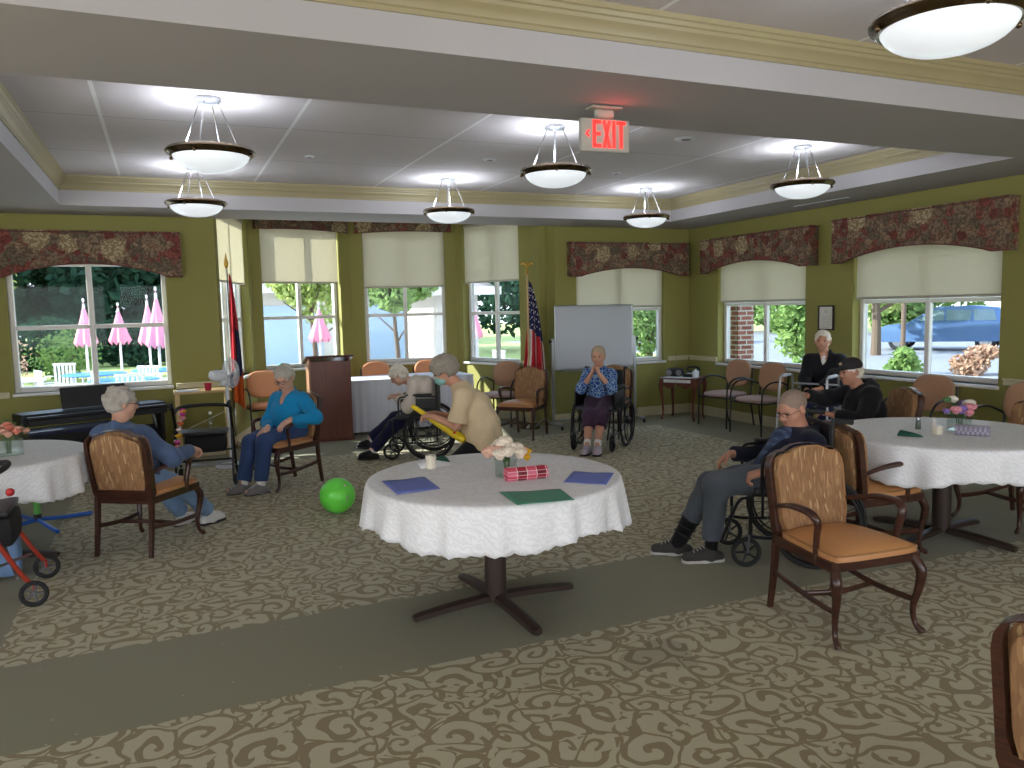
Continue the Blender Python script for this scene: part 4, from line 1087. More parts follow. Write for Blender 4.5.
def placemat(x, y, pts, z, mat, label, name='placemat'):
    m = MB(); n = len(pts); cx = sum(p[0] for p in pts)/n; cy = sum(p[1] for p in pts)/n
    vs = []; fs = []; K = 8
    P = [Vector((p[0]-cx, p[1]-cy, 0)) for p in pts]
    for i in range(K+1):
        for j in range(K+1):
            u, v = i/K, j/K; p = (P[0]*(1-u)+P[1]*u)*(1-v)+(P[3]*(1-u)+P[2]*u)*v
            vs.append((p.x, p.y, .0025+.0015*math.sin(5*u+3*v)+(.004*math.sin(u*9) if v in (0, 1) else 0)*.3))
    for i in range(K):
        for j in range(K): a = i*(K+1)+j; fs.append((a, a+K+1, a+K+2, a+1))
    m.add(vs, fs); o = m.build(name, mat, ang=60); md = o.modifiers.new('t', 'SOLIDIFY'); md.thickness = .0015; o.location = (cx, cy, z); return tag(o, label, 'placemat')
def napkin_roll(x, y, z, L, r, rz, mat, label):
    m = MB(); T = Matrix.Translation((0, 0, r*.82)) @ Matrix.Rotation(PI/2, 4, 'Y'); 
    prof = [(.004, -L/2+.004), (r*.45, -L/2), (r*.5, -L/2+.008), (r*.9, -L/2), (r, -L/2+.01), (r*1.02, 0), (r, L/2-.01), (r*.9, L/2), (r*.5, L/2-.008), (r*.45, L/2), (.004, L/2-.004)]
    m.lathe(prof, 22, M=Matrix.Scale(.82, 4, (0, 0, 1)) @ T)
    o = m.build('rolled_napkin', mat, ang=60); o.location = (x, y, z); o.rotation_euler = (0, 0, rz); tag(o, label, 'napkin'); return o
def shaker(x, y, z, label, mat, capmat, h=.085, r=.02):
    m = MB(); m.lathe([(r*.9, 0), (r, .004), (r*.85, h*.6), (r*.7, h*.72)], 14); o = m.build('shaker', mat); o.location = (x, y, z); tag(o, label, 'shaker')
    m = MB(); m.lathe([(r*.74, h*.72), (r*.78, h*.76), (r*.7, h*.92), (r*.3, h)], 14); m.build('shaker_cap', capmat, o); return o
def rollator(name, loc, rz, label, col='black_metal', h=.86):
    r = thing(name, loc, rz, label, 'walker')
    for s in (-1, 1):
        x = s*.26; m = MB()
        m.tube([(x, -.28, h), (x, -.20, h-.06), (x, -.02, .5), (x, .13, .22), (x, .19, .13)], .014, 8, smooth=3); m.build('front_upright', col, r)
        m = MB(); m.tube([(x, -.15, .60), (x, -.20, .3), (x, -.24, .10)], .012, 8, smooth=3); m.build('rear_upright', col, r)
        m = MB(); m.tube([(x, -.40, h+.005), (x, -.28, h+.01)], .017, 8); m.tube([(x, -.38, h-.035), (x, -.30, h-.02), (x, -.27, h-.0)], .006, 6); m.build('hand_grip', 'black_rubber', r)
        for yy, rr in ((.20, .080), (-.26, .080)):
            m = MB(); m.torus(rr-.014, .014, (x+s*.02, yy, rr), 'x', 28, 8); w = m.build('wheel', 'black_rubber', r)
            m = MB()
            for k in range(5): a = 2*PI*k/5; m.tube([(x+s*.02, yy, rr), (x+s*.02, yy+(rr-.02)*math.cos(a), rr+(rr-.02)*math.sin(a))], .007, 5)
            m.tube([(x-.0, yy, rr), (x+s*.035, yy, rr)], .014, 8); m.build('wheel_spokes', plain('grey_plastic', (96, 96, 100)), w)
            m = MB(); m.tube([(x+s*.0, yy, rr), (x, yy-.0, rr+.05)], .009, 6); m.build('wheel_fork', col, r)
    m = MB(); m.tube([(-.26, .02, .36), (.26, .02, .36)], .010, 8); m.tube([(-.26, -.2, .3), (.26, -.2, .3)], .010, 8); m.build('cross_bar', col, r)
    m = MB(); m.tube([(-.26, -.02, .25), (.26, .12, .18)], .009, 6); m.tube([(.26, -.02, .25), (-.26, .12, .18)], .009, 6); m.build('folding_brace', 'aluminium', r)
    m = MB(); m.rbox((0, -.06, .56), (.44, .30, .045), .018, 6); m.build('seat', 'black_vinyl', r)
    m = MB(); m.rbox((0, .02, .44), (.40, .18, .20), .05, 6); m.build('storage_bag', plain('black_nylon', (22, 22, 26), .8), r)
    m = MB(); m.tube([(-.26, -.16, .76), (-.22, .02, .80), (0, .07, .81), (.22, .02, .80), (.26, -.16, .76)], .018, 8, smooth=4); m.build('back_bar', 'black_rubber', r)
    return r
# ------------------------------------------------------------------ furniture placed in the room
AC = make_armchair()
for (x, y, fx, fy, lab) in (
    (3.20, 3.02, -.09, -1, 'empty wooden armchair with ochre seat standing alone in front of the wheelchair man'),
    (-.19, 6.38, .32, .49, 'wooden armchair seen from behind, seating the person in the denim shirt'),
    (1.00, 8.00, -.86, -.50, 'wooden armchair seating the person in the turquoise sweater'),
    (4.27, 9.40, -.75, -.66, 'empty wooden armchair before the stars and stripes flag'),
    (5.28, 8.92, -.80, -.60, 'wooden armchair directly behind the wheelchair of the person in the blue cardigan'),
    (4.27, 3.85, .99, .03, 'wooden armchair between the wheelchair man and the right round table'),
    (5.78, 5.12, -.93, .36, 'wooden armchair seating the man in the dark cap'),
    (5.80, 3.85, -1, .05, 'wooden armchair mostly hidden behind the right round table, only its legs showing'),
    (2.33, 1.20, .95, .30, 'wooden armchair cut off by the bottom right corner of the photo')):
    place(AC, (x, y, 0), face_dir(fx, fy), lab)
pinkp = (plain('pink_vinyl', (176, 148, 142)), plain('rose_tan_weave', (172, 130, 100), .8, var=.14, scale=60), 'black_metal')
MC = make_metal_chair(('pink_vinyl', 'rose_tan_weave', plain('tan_edge', (150, 118, 88), .6)), 'metal_armchair')
for (x, y, fx, fy, lab) in (
    (7.10, 8.80, -1, -.08, 'black metal armchair with pink seat nearest the phone table'),
    (7.04, 8.05, -1, -.08, 'black metal armchair with pink seat, second from the phone table'),
    (7.06, 6.95, -.9, -.42, 'black metal armchair seating the white-haired man in the dark jacket'),
    (7.02, 5.66, -1, -.1, 'round-backed metal armchair against the right wall, behind the vase of mixed flowers'),
    (6.98, 4.66, -1, -.02, 'round-backed metal armchair against the right wall, cut by the right edge of the photo'),
    (4.46, 10.60, -.75, -.66, 'pale metal armchair in the bay, behind the armchair by the stars and stripes flag')):
    place(MC, (x, y, 0), face_dir(fx, fy), lab)
OC = make_metal_chair((plain('orange_vinyl', (208, 142, 98), .45), plain('orange_weave', (208, 146, 104), .7), plain('orange_edge', (150, 84, 44), .6)), 'metal_armchair')
for (x, y, fx, fy, lab) in ((1.24, 11.20, .1, -1, 'orange metal armchair in the sun at the left of the bay, by the lectern'),
                            (3.02, 11.98, 0, -1, 'orange metal armchair behind the left part of the white draped table'),
                            (3.80, 11.80, -.1, -1, 'orange metal armchair behind the right part of the white draped table')):
    place(OC, (x, y, 0), face_dir(fx, fy), lab)
WC = make_wheelchair()
for (x, y, fx, fy, lab) in ((3.72, 4.02, -.90, .43, 'black wheelchair of the man in grey trousers, behind the empty armchair'),
                            (2.66, 8.80, -.92, .38, 'black wheelchair seen from its side, seating the bowed person in the white cardigan'),
                            (4.76, 8.23, -.73, -.69, 'black wheelchair facing the camera in front of the whiteboard')):
    place(WC, (x, y, 0), face_dir(fx, fy), lab)
# round tables
pedestal_table('round_table', 1.65, 4.06, .70, .752, 'round pedestal table in the middle, under the scalloped white cloth', math.radians(3))
tablecloth(1.66, 4.07, .71, .757, .225, 22, 'white damask cloth on the round table in the middle', 3)
pedestal_table('round_table', 5.00, 3.82, .73, .752, 'round pedestal table at the right, with the vase of mixed flowers', math.radians(10))
tablecloth(5.00, 3.82, .74, .757, .23, 15, 'white cloth on the round table at the right', 8, .035)
pedestal_table('round_table', -1.27, 6.45, .70, .752, 'round pedestal table cut by the left edge of the photo', math.radians(-14))
tablecloth(-1.27, 6.45, .71, .757, .24, 18, 'white cloth on the round table at the left edge', 5, .035)
blue, dgreen = plain('blue_paper', (104, 118, 192), .7, var=.03), plain('green_paper', (76, 140, 116), .7, var=.05)
TZ = .762
placemat(0, 0, [(1.04, 3.87), (1.28, 3.89), (1.29, 4.20), (1.05, 4.22)], TZ, blue, 'blue paper placemat at the left of the middle table')
placemat(0, 0, [(1.91, 3.70), (2.08, 3.54), (2.26, 3.76), (2.09, 3.92)], TZ, blue, 'blue paper placemat at the right of the middle table')
placemat(0, 0, [(1.49, 3.37), (1.78, 3.33), (1.82, 3.56), (1.52, 3.66)], TZ, dgreen, 'green paper placemat at the front of the middle table')
def folded_napkin(x, y, z, rz, mat, label, s=1):
    m = MB(); n = 10; vs = []; fs = []
    for i in range(n+1):
        for j in range(5):
            u = i/n; v = j/4; w = .055*(1-u)**.6*s+.004
            vs.append((u*.17*s, (v-.5)*2*w, .006+.045*s*math.sin(PI*v)*(1-u)**.5*.8))
    for i in range(n):
        for j in range(4): a = i*5+j; fs.append((a, a+5, a+6, a+1))
    m.add(vs, fs); o = m.build('folded_napkin', mat, ang=60); md = o.modifiers.new('t', 'SOLIDIFY'); md.thickness = .003
    o.location = (x, y, z); o.rotation_euler = (0, 0, rz); return tag(o, label, 'napkin')
folded_napkin(1.53, 4.58, TZ, math.radians(-150), plain('green_cloth', (24, 78, 62), .8), 'dark green folded napkin behind the cream cup')
folded_napkin(4.62, 3.86, TZ, math.radians(-75), 'green_cloth', 'dark green folded napkin lying on the right round table', .9)
m = MB(); m.add([(-.11, -.09, .003), (.12, -.07, .003), (.10, .09, .004), (-.08, .11, .012), (0, 0, .03)], [(0, 1, 4), (1, 2, 4), (2, 3, 4), (3, 0, 4)])
o = m.build('white_napkin', plain('paper_white', (226, 226, 226), .8, var=.02)); md = o.modifiers.new('t', 'SOLIDIFY'); md.thickness = .002; o.location = (1.45, 4.52, TZ); tag(o, 'crumpled white paper napkin under the cream cup', 'napkin')
m = MB(); m.lathe([(.024, 0), (.028, .003), (.032, .075), (.0325, .08), (.029, .08), (.026, .01), (.001, .008)], 24, caps=False)
o = m.build('cup', plain('cream_plastic', (216, 208, 188), .4, var=.02)); o.location = (1.40, 4.42, TZ); tag(o, 'cream plastic cup turned on the middle table', 'cup')
def vase_box(x, y, z, s, h, label, cat='flower vase', name='flower_vase'):
    r = thing(name, (x, y, z), .3, label, cat); m = MB(); t = .005
    for sx, sy, w, d in ((0, s/2, s, t), (0, -s/2, s, t), (s/2, 0, t, s-t), (-s/2, 0, t, s-t)): m.box((sx, sy, h/2), (w, d, h))
    m.box((0, 0, .005), (s-t, s-t, .008)); m.build('vase', 'vglass', r, smooth=False); return r
leafm = plain('leaf_green', (74, 112, 62), .6, var=.2)
r = vase_box(1.70, 3.99, TZ, .085, .10, 'square vase of cream and peach silk flowers on the middle table')
stems(r, (0, 0, 0), .035, .012, .11, 12, leafm, 2); leaves(r, (0, 0, .12), .08, 16, leafm, 3)
pe = [plain('petal_cream', (228, 214, 196), .8, var=.06), plain('petal_peach', (226, 180, 158), .8, var=.08)]
rn = random.Random(6)
for k in range(15):
    a = k*2.4; q = .105*math.sqrt(k/15); blossom(r, (q*math.cos(a), q*math.sin(a), .19-.6*q+rn.uniform(-.01, .01)), .045, pe[0] if k % 5 < 3 else pe[1], k)
blossom(r, (.125, -.04, .125), .030, plain('petal_yellow', (226, 176, 40), .8), 77)
blossom(r, (.118, -.045, .095), .026, 'petal_yellow', 78)
napkin_roll(1.775, 3.885, TZ, .235, .048, math.radians(-6), 'plaid', 'red and pink plaid rolled napkin leaning on the middle vase')
napkin_roll(5.02, 3.62, TZ, .21, .046, math.radians(-58), 'check', 'grey checked rolled napkin on the right round table')
r = vase_box(5.13, 3.80, TZ, .12, .12, 'glass vase of purple, pink and white flowers on the right round table')
stems(r, (0, 0, 0), .04, .012, .13, 12, leafm, 4); leaves(r, (0, 0, .12), .10, 26, leafm, 5)
pk, pu, wh = plain('petal_pink', (214, 140, 150), .8), plain('petal_purple', (132, 108, 176), .8), plain('petal_white', (224, 218, 206), .8)
for k, (x, y, z, q, mt) in enumerate(((-.10, -.02, .145, .034, pk), (-.13, .02, .14, .022, pu), (-.055, -.03, .145, .038, pu), (0, -.05, .15, .042, pk), (.02, -.04, .175, .034, wh), (.0, .04, .20, .03, wh), (-.05, .05, .2, .026, leafm), (.07, .0, .165, .034, pu), (.12, -.01, .16, .036, wh), (.135, -.02, .14, .028, pk), (.05, .05, .19, .024, wh), (-.02, -.06, .12, .03, pk))):
    blossom(r, (x*1.35, y*1.2, z*1.08), q*1.22, mt, k)
shaker(4.94, 3.98, TZ, 'grey-green pepper shaker beside the mixed flower vase', plain('pepper_grey', (96, 108, 96), .3), 'chrome')
shaker(5.00, 3.90, TZ, 'white salt shaker between pepper shaker and mixed flower vase', plain('salt_white', (216, 206, 204), .3), plain('salt_cap', (220, 218, 214), .3))
m = MB(); m.rbox((0, 0, .035), (.06, .06, .07), .02, 6); o = m.build('sugar_caddy', 'cream_plastic'); o.location = (4.82, 3.73, TZ); tag(o, 'cream sugar caddy on the right round table', 'sugar caddy')
m = MB(); m.box((0, 0, .055), (.04, .045, .03), 0, None, .006); m.build('packets', 'salt_cap', o)
r = vase_box(-1.04, 6.38, TZ, .15, .12, 'square glass vase of coral flowers on the left table')
stems(r, (0, 0, 0), .05, .012, .14, 18, leafm, 7); leaves(r, (0, 0, .14), .12, 24, leafm, 8)
co_ = [plain('petal_coral', (222, 132, 112), .8), plain('petal_rose', (216, 160, 140), .8)]
for k in range(18):
    a = k*2.4; q = .125*math.sqrt(k/18); blossom(r, (q*math.cos(a), q*math.sin(a), .21-.5*q), .03, co_[k % 2], k)
# draped table
r = thing('draped_table', (3.15, 11.08, 0), 0, 'long table under a pleated white skirt in the bay', 'table')
m = MB(); m.box((0, 0, .735), (1.83, .76, .025), 0, None, .006); m.build('tabletop', 'light_wood', r)
for sx in (-.8, .8):
    for sy in (-.3, .3): m = MB(); m.tube([(sx, sy, 0), (sx, sy, .72)], .014, 8); m.build('leg', 'black_metal', r)
m = MB(); n = 420; out = []; W, Dp = .925, .39; per = 4*(W+Dp)
for i in range(n):
    s = per*i/n
    if s < 2*W: x, y, nx, ny = -W+s, -Dp, 0, -1
    elif s < 2*W+2*Dp: x, y, nx, ny = W, -Dp+(s-2*W), 1, 0
    elif s < 4*W+2*Dp: x, y, nx, ny = W-(s-2*W-2*Dp), Dp, 0, 1
    else: x, y, nx, ny = -W, Dp-(s-4*W-2*Dp), -1, 0
    out.append((x, y, nx, ny, .010*math.sin(s*62+1.5*math.sin(s*9))+.006*math.sin(s*27)))
vs = []; fs = []
for zi, (z, k) in enumerate(((.745, .0), (.70, .5), (.4, 1.0), (.04, 1.3))):
    vs += [(x+nx*w*k, y+ny*w*k, z) for x, y, nx, ny, w in out]
for q in range(3):
    for i in range(n): j = (i+1) % n; fs.append((q*n+i, q*n+j, (q+1)*n+j, (q+1)*n+i))
o2 = len(vs); vs += [(x, y, .752) for x, y, *_ in out]; fs.append(tuple(range(o2, o2+n)))
for i in range(n): j = (i+1) % n; fs.append((o2+i, o2+j, j, i))
m.add(vs, fs); o = m.build('table_skirt', 'white_skirt', ang=70); o.location = (3.15, 11.08, .002); tag(o, 'pleated white skirt and cloth on the long bay table', 'tablecloth')
# lectern
r = thing('lectern', (1.97, 10.62, 0), math.radians(-4), 'tall reddish brown wooden lectern standing before the bay window', 'lectern')
m = MB(); m.box((0, -.2, .54), (.54, .03, 1.04), 0, None, .005); m.build('front_panel', 'cherry', r)
for s in (-1, 1):
    m = MB(); vs = [(s*.27, -.22, .02), (s*.27, .22, .02), (s*.27, .22, 1.00), (s*.27, -.22, 1.10), (s*.245, -.22, .02), (s*.245, .22, .02), (s*.245, .22, 1.00), (s*.245, -.22, 1.10)]
    m.add(vs, [(0, 1, 2, 3), (7, 6, 5, 4), (0, 4, 5, 1), (1, 5, 6, 2), (2, 6, 7, 3), (3, 7, 4, 0)]); m.build('side_panel', plain('sunlit_cherry', (150, 108, 80), .5) if s < 0 else 'cherry', r, smooth=False)  # left panel is a paler copy: sunlight put into its colour
m = MB(); m.box((0, 0, 0), (.62, .52, .03), 0, Matrix.Translation((0, 0, 1.075)) @ Matrix.Rotation(math.radians(-11), 4, 'X'), .006); m.build('slanted_top', plain('dark_brown_top', (72, 36, 26), .3), r)
m = MB(); m.box((0, 0, .5), (.48, .38, .02)); m.build('shelf', 'cherry', r)
m = MB(); m.box((0, 0, .02), (.56, .46, .04), 0, None, .006); m.build('plinth', 'cherry', r)
# whiteboard
r = thing('whiteboard', (5.61, 9.82, 0), math.radians(1), 'large rolling whiteboard on a grey stand before the back window', 'whiteboard')
m = MB(); m.box((0, 0, 1.265), (1.24, .018, .86)); m.build('board', plain('board_white', (180, 184, 190), .25, var=.02), r)
m = MB()
for z in (.825, 1.705): m.box((0, 0, z), (1.29, .03, .026), 0, None, .006)
for x in (-.632, .632): m.box((x, 0, 1.265), (.026, .03, .9), 0, None, .006)
m.build('frame', 'aluminium', r)
m = MB(); m.box((0, -.04, .80), (1.1, .07, .012), 0, None, .004); m.build('marker_tray', 'aluminium', r)
gm = plain('grey_metal', (120, 122, 126))
for s in (-1, 1):
    x = s*.675; m = MB(); m.box((x, .01, .66), (.035, .05, 1.20), 0, None, .006); m.build('post', 'aluminium', r)
    m = MB(); m.box((x, 0, .075), (.045, .52, .03), 0, None, .008); m.build('stand_foot', 'aluminium', r)
    m = MB(); m.tube([(x, 0, 1.22), (x+s*.035, 0, 1.22)], .012, 8); m.ell((x+s*.045, 0, 1.22), (.02, .025, .025), 12, 8); m.build('tilt_knob', 'black_plastic', r)
    for yy in (-.23, .23):
        m = MB(); m.torus(.018, .010, (x, yy, .028), 'x', 16, 6); m.tube([(x, yy, .03), (x, yy, .065)], .008, 6); m.build('caster', 'black_rubber', r)
m = MB(); m.tube([(-.66, 0, .10), (.66, 0, .10)], .014, 8); m.build('cross_bar', 'aluminium', r)
# framed notice
r = thing('framed_notice', (7.50, 7.385, 0), 0, 'small black framed notice on the wall between the right windows', 'picture frame')
m = MB()
for (y, z, sy, sz) in ((0, 1.635, .25, .018), (0, 1.345, .25, .018), (-.116, 1.49, .018, .30), (.116, 1.49, .018, .30)): m.box((-.0, y, z), (.024, sy, sz), 0, None, .004)
m.build('frame', 'black_plastic', r)
t = NT('notice_paper'); c = t.co('Generated'); sp = t.n('ShaderNodeSeparateXYZ', {0: c})
lines = t.math('MULTIPLY', t.math('GREATER_THAN', t.math('FRACT', t.math('MULTIPLY', sp.outputs[2], 14)), .6), t.math('MULTIPLY', t.math('LESS_THAN', t.math('ABSOLUTE', t.math('SUBTRACT', sp.outputs[1], .5)), .3), t.math('LESS_THAN', sp.outputs[2], .6)))
seal = t.math('LESS_THAN', t.math('ADD', t.math('POWER', t.math('SUBTRACT', sp.outputs[1], .5), 2), t.math('POWER', t.math('SUBTRACT', sp.outputs[2], .78), 2)), .008)
t.base(t.mix(t.math('MULTIPLY', t.math('MAXIMUM', lines, seal), .35), lin((212, 208, 200)), lin((120, 120, 124)))); t.rough(.4)
m = MB(); m.box((.004, 0, 1.49), (.006, .218, .275)); m.build('notice', t.m, r, smooth=False)
# phone table with console radio and telephone
r = thing('side_table', (6.98, 9.62, 0), face_dir(-.85, -.5), 'small dark cherry side table in the corner with carved apron', 'table')
m = MB(); m.box((0, 0, .615), (.56, .44, .025), 0, None, .008); m.build('tabletop', 'cherry', r)
for s in (-1, 1):
    for q in (-1, 1):
        m = MB(); m.tube([(s*.25, q*.19, .60), (s*.262, q*.20, .50), (s*.245, q*.185, .3), (s*.235, q*.18, .1), (s*.25, q*.19, .03), (s*.255, q*.2, .0)], [.028, .030, .019, .014, .019, .014], 8, smooth=3); m.build('leg', 'cherry', r)
for q in (-1, 1):
    m = MB(); o_ = [(-.24, .60)]+[(-.24+.48*i/16, .50+.035*math.cos(i/16*4*PI)-.02*math.cos(i/16*2*PI)) for i in range(17)]+[(.24, .60)]; 
    vs = []; K = 17
    xs = [-.24+.48*i/16 for i in range(17)]; zs = [.50+.030*math.cos(i/16*4*PI)-.015*math.cos(i/16*2*PI) for i in range(17)]
    vs = [(x, q*.2, z) for x, z in zip(xs, zs)]+[(x, q*.2, .605) for x in xs]+[(x, q*.2-q*.018, z) for x, z in zip(xs, zs)]+[(x, q*.2-q*.018, .605) for x in xs]
    fs = []
    for i in range(16): fs += [(i, i+1, K+i+1, K+i), (2*K+i+1, 2*K+i, 3*K+i, 3*K+i+1), (i+1, i, 2*K+i, 2*K+i+1)]
    m.add(vs, fs); m.build('apron', 'cherry', r)
for s in (-1, 1): m = MB(); m.box((s*.245, 0, .555), (.018, .36, .09)); m.build('apron', 'cherry', r)
MT = r.matrix_basis.copy(); MT = Matrix.Translation((6.98, 9.62, 0)) @ rotz(face_dir(-.85, -.5))
m = MB(); m.box((0, .0, .6305), (.42, .40, .003)); m.box((0, .212, .595), (.42, .003, .075)); m.box((0, .2065, .6305), (.42, .012, .003))
o = m.build('table_runner', plain('paper_white', (226, 226, 226)), smooth=False); o.matrix_world = MT; tag(o, 'white cloth hanging over the front of the corner side table', 'table runner')
r = thing('portable_radio', tuple(MT @ Vector((.11, .02, .633))), face_dir(-.85, -.5)+.15, 'black portable radio with raised antenna on the corner side table', 'radio')
m = MB(); m.rbox((0, 0, .065), (.26, .17, .13), .055, 8); m.build('case', 'black_plastic', r)
for s in (-1, 1): m = MB(); m.lathe([(.042, 0), (.045, .006), (.03, .01), (.001, .004)], 18, M=Matrix.Translation((s*.075, .082, .06)) @ Matrix.Rotation(-PI/2, 4, 'X')); m.build('speaker', plain('grille_grey', (120, 120, 122)), r)
m = MB(); m.tube([(.0, -.06, .12), (.03, -.10, .36)], .003, 6); m.build('antenna', 'chrome', r)
r = thing('telephone', tuple(MT @ Vector((-.13, -.02, .633))), face_dir(-.85, -.5)-.1, 'black desk telephone beside the radio', 'telephone')
m = MB(); vs = [(-.09, .10, 0), (.09, .10, 0), (.09, -.1, 0), (-.09, -.1, 0), (-.085, .09, .03), (.085, .09, .03), (.085, -.09, .09), (-.085, -.09, .09)]
m.add(vs, [(0, 1, 2, 3), (4, 5, 6, 7), (0, 1, 5, 4), (1, 2, 6, 5), (2, 3, 7, 6), (3, 0, 4, 7)]); m.build('base', 'black_plastic', r, smooth=False)
m = MB(); m.tube([(-.10, -.04, .095), (-.085, -.045, .13), (0, -.05, .142), (.085, -.045, .13), (.10, -.04, .095)], [.022, .017, .014, .017, .022], 8, smooth=3); m.build('handset', 'black_plastic', r)
m = MB(); m.box((0, .045, .052), (.10, .07, .012), 0, None, .003); m.build('keypad', plain('salt_cap', (220, 218, 214)), r)
m = MB(); m.rbox((0, 0, .05), (.075, .065, .10), .008, 4); o = m.build('tissue_box', plain('paper_white', (226, 226, 226))); o.location = MT @ Vector((-.235, .08, .633)); tag(o, 'small white box at the right end of the corner side table', 'box')
m = MB(); m.box((0, 0, .107), (.03, .004, .03)); m.build('tissue', 'paper_white', o)
# ball
m = MB(); m.ell((0, 0, .15), (.15, .15, .15), 40, 24); t = NT('green_ball'); c = t.co(); spz = t.n('ShaderNodeTexGradient', {})
t.base(t.mix(t.noise(2, 1, c), lin((104, 232, 74)), lin((126, 242, 92)))); t.rough(.3); t.b.inputs['Subsurface Weight'].default_value = .1
o = m.build('beach_ball', t.m, ang=80); o.location = (1.26, 6.62, 0); tag(o, 'bright green rubber ball lying on the carpet', 'ball')
m = MB(); m.lathe([(.012, 0), (.012, .003), (.001, .003)], 14, M=Matrix.Translation((.045, -.10, .25)) @ Matrix.Rotation(math.radians(48), 4, 'X')); m.lathe([(.03, 0), (.028, .0015), (.026, 0)], 20, M=Matrix.Translation((.03, -.142, .15)) @ Matrix.Rotation(math.radians(90), 4, 'X')); m.build('valve', plain('ball_mark', (210, 236, 200), .5), o)
# digital piano and bench
r = thing('digital_piano', (-.74, 9.50, -.0), math.radians(22), 'black digital piano on side panels below the left window', 'piano')
m = MB(); m.box((0, .05, .68), (1.44, .34, .12), 0, None, .012); m.build('case', 'black_vinyl', r)
for s in (-1, 1):
    m = MB(); m.box((s*.70, .08, .31), (.035, .26, .62), 0, None, .006); m.build('side_panel', 'black_vinyl', r)
    m = MB(); m.box((s*.70, .03, .02), (.05, .40, .04), 0, None, .01); m.build('panel_foot', 'black_vinyl', r)
m = MB(); m.box((0, -.165, .66), (1.36, .13, .06), 0, None, .005); m.build('key_bed', 'black_vinyl', r)
m = MB(); m.box((0, -.15, .705), (1.38, .14, .03), 0, None, .008); m.build('key_cover', 'black_vinyl', r)
m = MB(); m.box((0, 0, 0), (.66, .014, .23), 0, Matrix.Translation((.05, .13, .855)) @ Matrix.Rotation(math.radians(-14), 4, 'X'), .004); m.build('music_rest', 'black_plastic', r)
m = MB(); m.box((0, .17, .32), (1.36, .015, .3)); m.build('back_panel', 'black_vinyl', r)
m = MB(); m.tube([(.0, .08, .02), (.0, .0, .06)], .02, 6); m.build('pedal', 'chrome', r)
r = thing('piano_bench', (-.92, 8.95, 0), math.radians(24), 'black piano bench with glossy top behind the seated person in denim', 'bench')
m = MB(); m.rbox((0, 0, .60), (.85, .34, .05), .012, 6); m.build('seat', plain('blue_reflect_vinyl', (40, 46, 70), .2), r)  # black top tinted blue: its reflection is mixed into the colour
m = MB(); m.box((0, 0, .55), (.78, .28, .06), 0, None, .005); m.build('apron', 'black_plastic', r)
for s in (-1, 1):
    for q in (-1, 1): m = MB(); m.tube([(s*.36, q*.12, 0), (s*.36, q*.12, .54)], [.014, .02], 8); m.build('leg', 'black_plastic', r)
# small table, fan, cup
r = thing('small_table', (.36, 9.78, 0), 0, 'small light wood table against the left back wall', 'table')
m = MB(); m.box((0, 0, .825), (.62, .40, .025), 0, None, .006); m.build('tabletop', 'light_wood', r)
for s in (-1, 1):
    for q in (-1, 1): m = MB(); m.box((s*.27, q*.16, .406), (.045, .045, .812), 0, None, .005); m.build('leg', 'light_wood', r)
m = MB(); m.lathe([(.032, 0), (.034, .004), (.044, .085), (.041, .085), (.032, .008), (.001, .008)], 22, caps=False); o = m.build('cup', plain('red_plastic', (176, 34, 62), .35)); o.location = (.42, 9.66, .838); tag(o, 'red plastic cup on the small table by the fan', 'cup')
m = MB(); [m.box((.01*math.sin(i*2), .008*math.cos(i*3), .002+i*.0035), (.22, .16, .003), 0, rotz(.1*math.sin(i*1.7))) for i in range(4)]; o = m.build('paper_stack', plain('paper_white', (226, 226, 226)), smooth=False); o.location = (.20, 9.68, .838); tag(o, 'few loose papers on the small table left of the red cup', 'papers')
m = MB(); m.lathe([(.03, 0), (.032, .01), (.032, .10), (.014, .13), (.014, .15)], 16); o = m.build('water_bottle', 'vglass'); o.location = (.36, 8.24, .583); tag(o, 'small clear bottle standing on the black rollator seat', 'bottle'); m = MB(); m.lathe([(.016, .15), (.016, .17), (.001, .17)], 12); m.build('bottle_cap', plain('salt_cap', (220, 218, 214)), o)
r = thing('pedestal_fan', (.60, 9.30, 0), math.radians(-78), 'white pedestal fan with round cage standing by the red and blue flag', 'fan')
wp = 'white_plastic'
m = MB(); m.lathe([(.17, 0), (.17, .012), (.15, .022), (.05, .04), (.03, .05)], 28); m.build('base', wp, r)
m = MB(); m.tube([(0, 0, .04), (0, 0, .86)], .014, 10); m.tube([(0, 0, .5), (0, 0, .94)], .020, 10); m.build('pole', wp, r)
m = MB(); m.rbox((0, -.09, 1.03), (.12, .20, .13), .055, 6); m.rbox((0, -.02, .95), (.07, .10, .09), .03, 6); m.build('motor', wp, r)
m = MB()
for R_, yy in ((.165, .045), (.165, .06), (.13, .105), (.13, .0), (.085, .118), (.085, -.008), (.04, .122)): m.torus(R_, .0032, (0, yy, 1.05), 'y', 36, 5)
for k in range(36):
    a = 2*PI*k/36; c_, s_ = math.cos(a), math.sin(a); m.tube([(.03*c_, .122, 1.05+.03*s_), (.10*c_, .116, 1.05+.10*s_), (.15*c_, .09, 1.05+.15*s_), (.166*c_, .05, 1.05+.166*s_), (.14*c_, .008, 1.05+.14*s_), (.05*c_, -.01, 1.05+.05*s_)], .0016, 4)
m.build('cage', wp, r)
m = MB()
for k in range(3):
    a0 = k*2*PI/3; vs = []; fs = []
    for i in range(6):
        rr = .03+.115*i/5; w_ = .35+.25*math.sin(PI*i/5)
        for q in (-1, 1): vs.append((rr*math.cos(a0+q*w_), .055+q*.018, 1.05+rr*math.sin(a0+q*w_)))
    for i in range(5): fs.append((2*i, 2*i+1, 2*i+3, 2*i+2))
    m.add(vs, fs)
b_ = m.build('blades', plain('fan_grey', (168, 174, 184), .3), r); md = b_.modifiers.new('t', 'SOLIDIFY'); md.thickness = .003
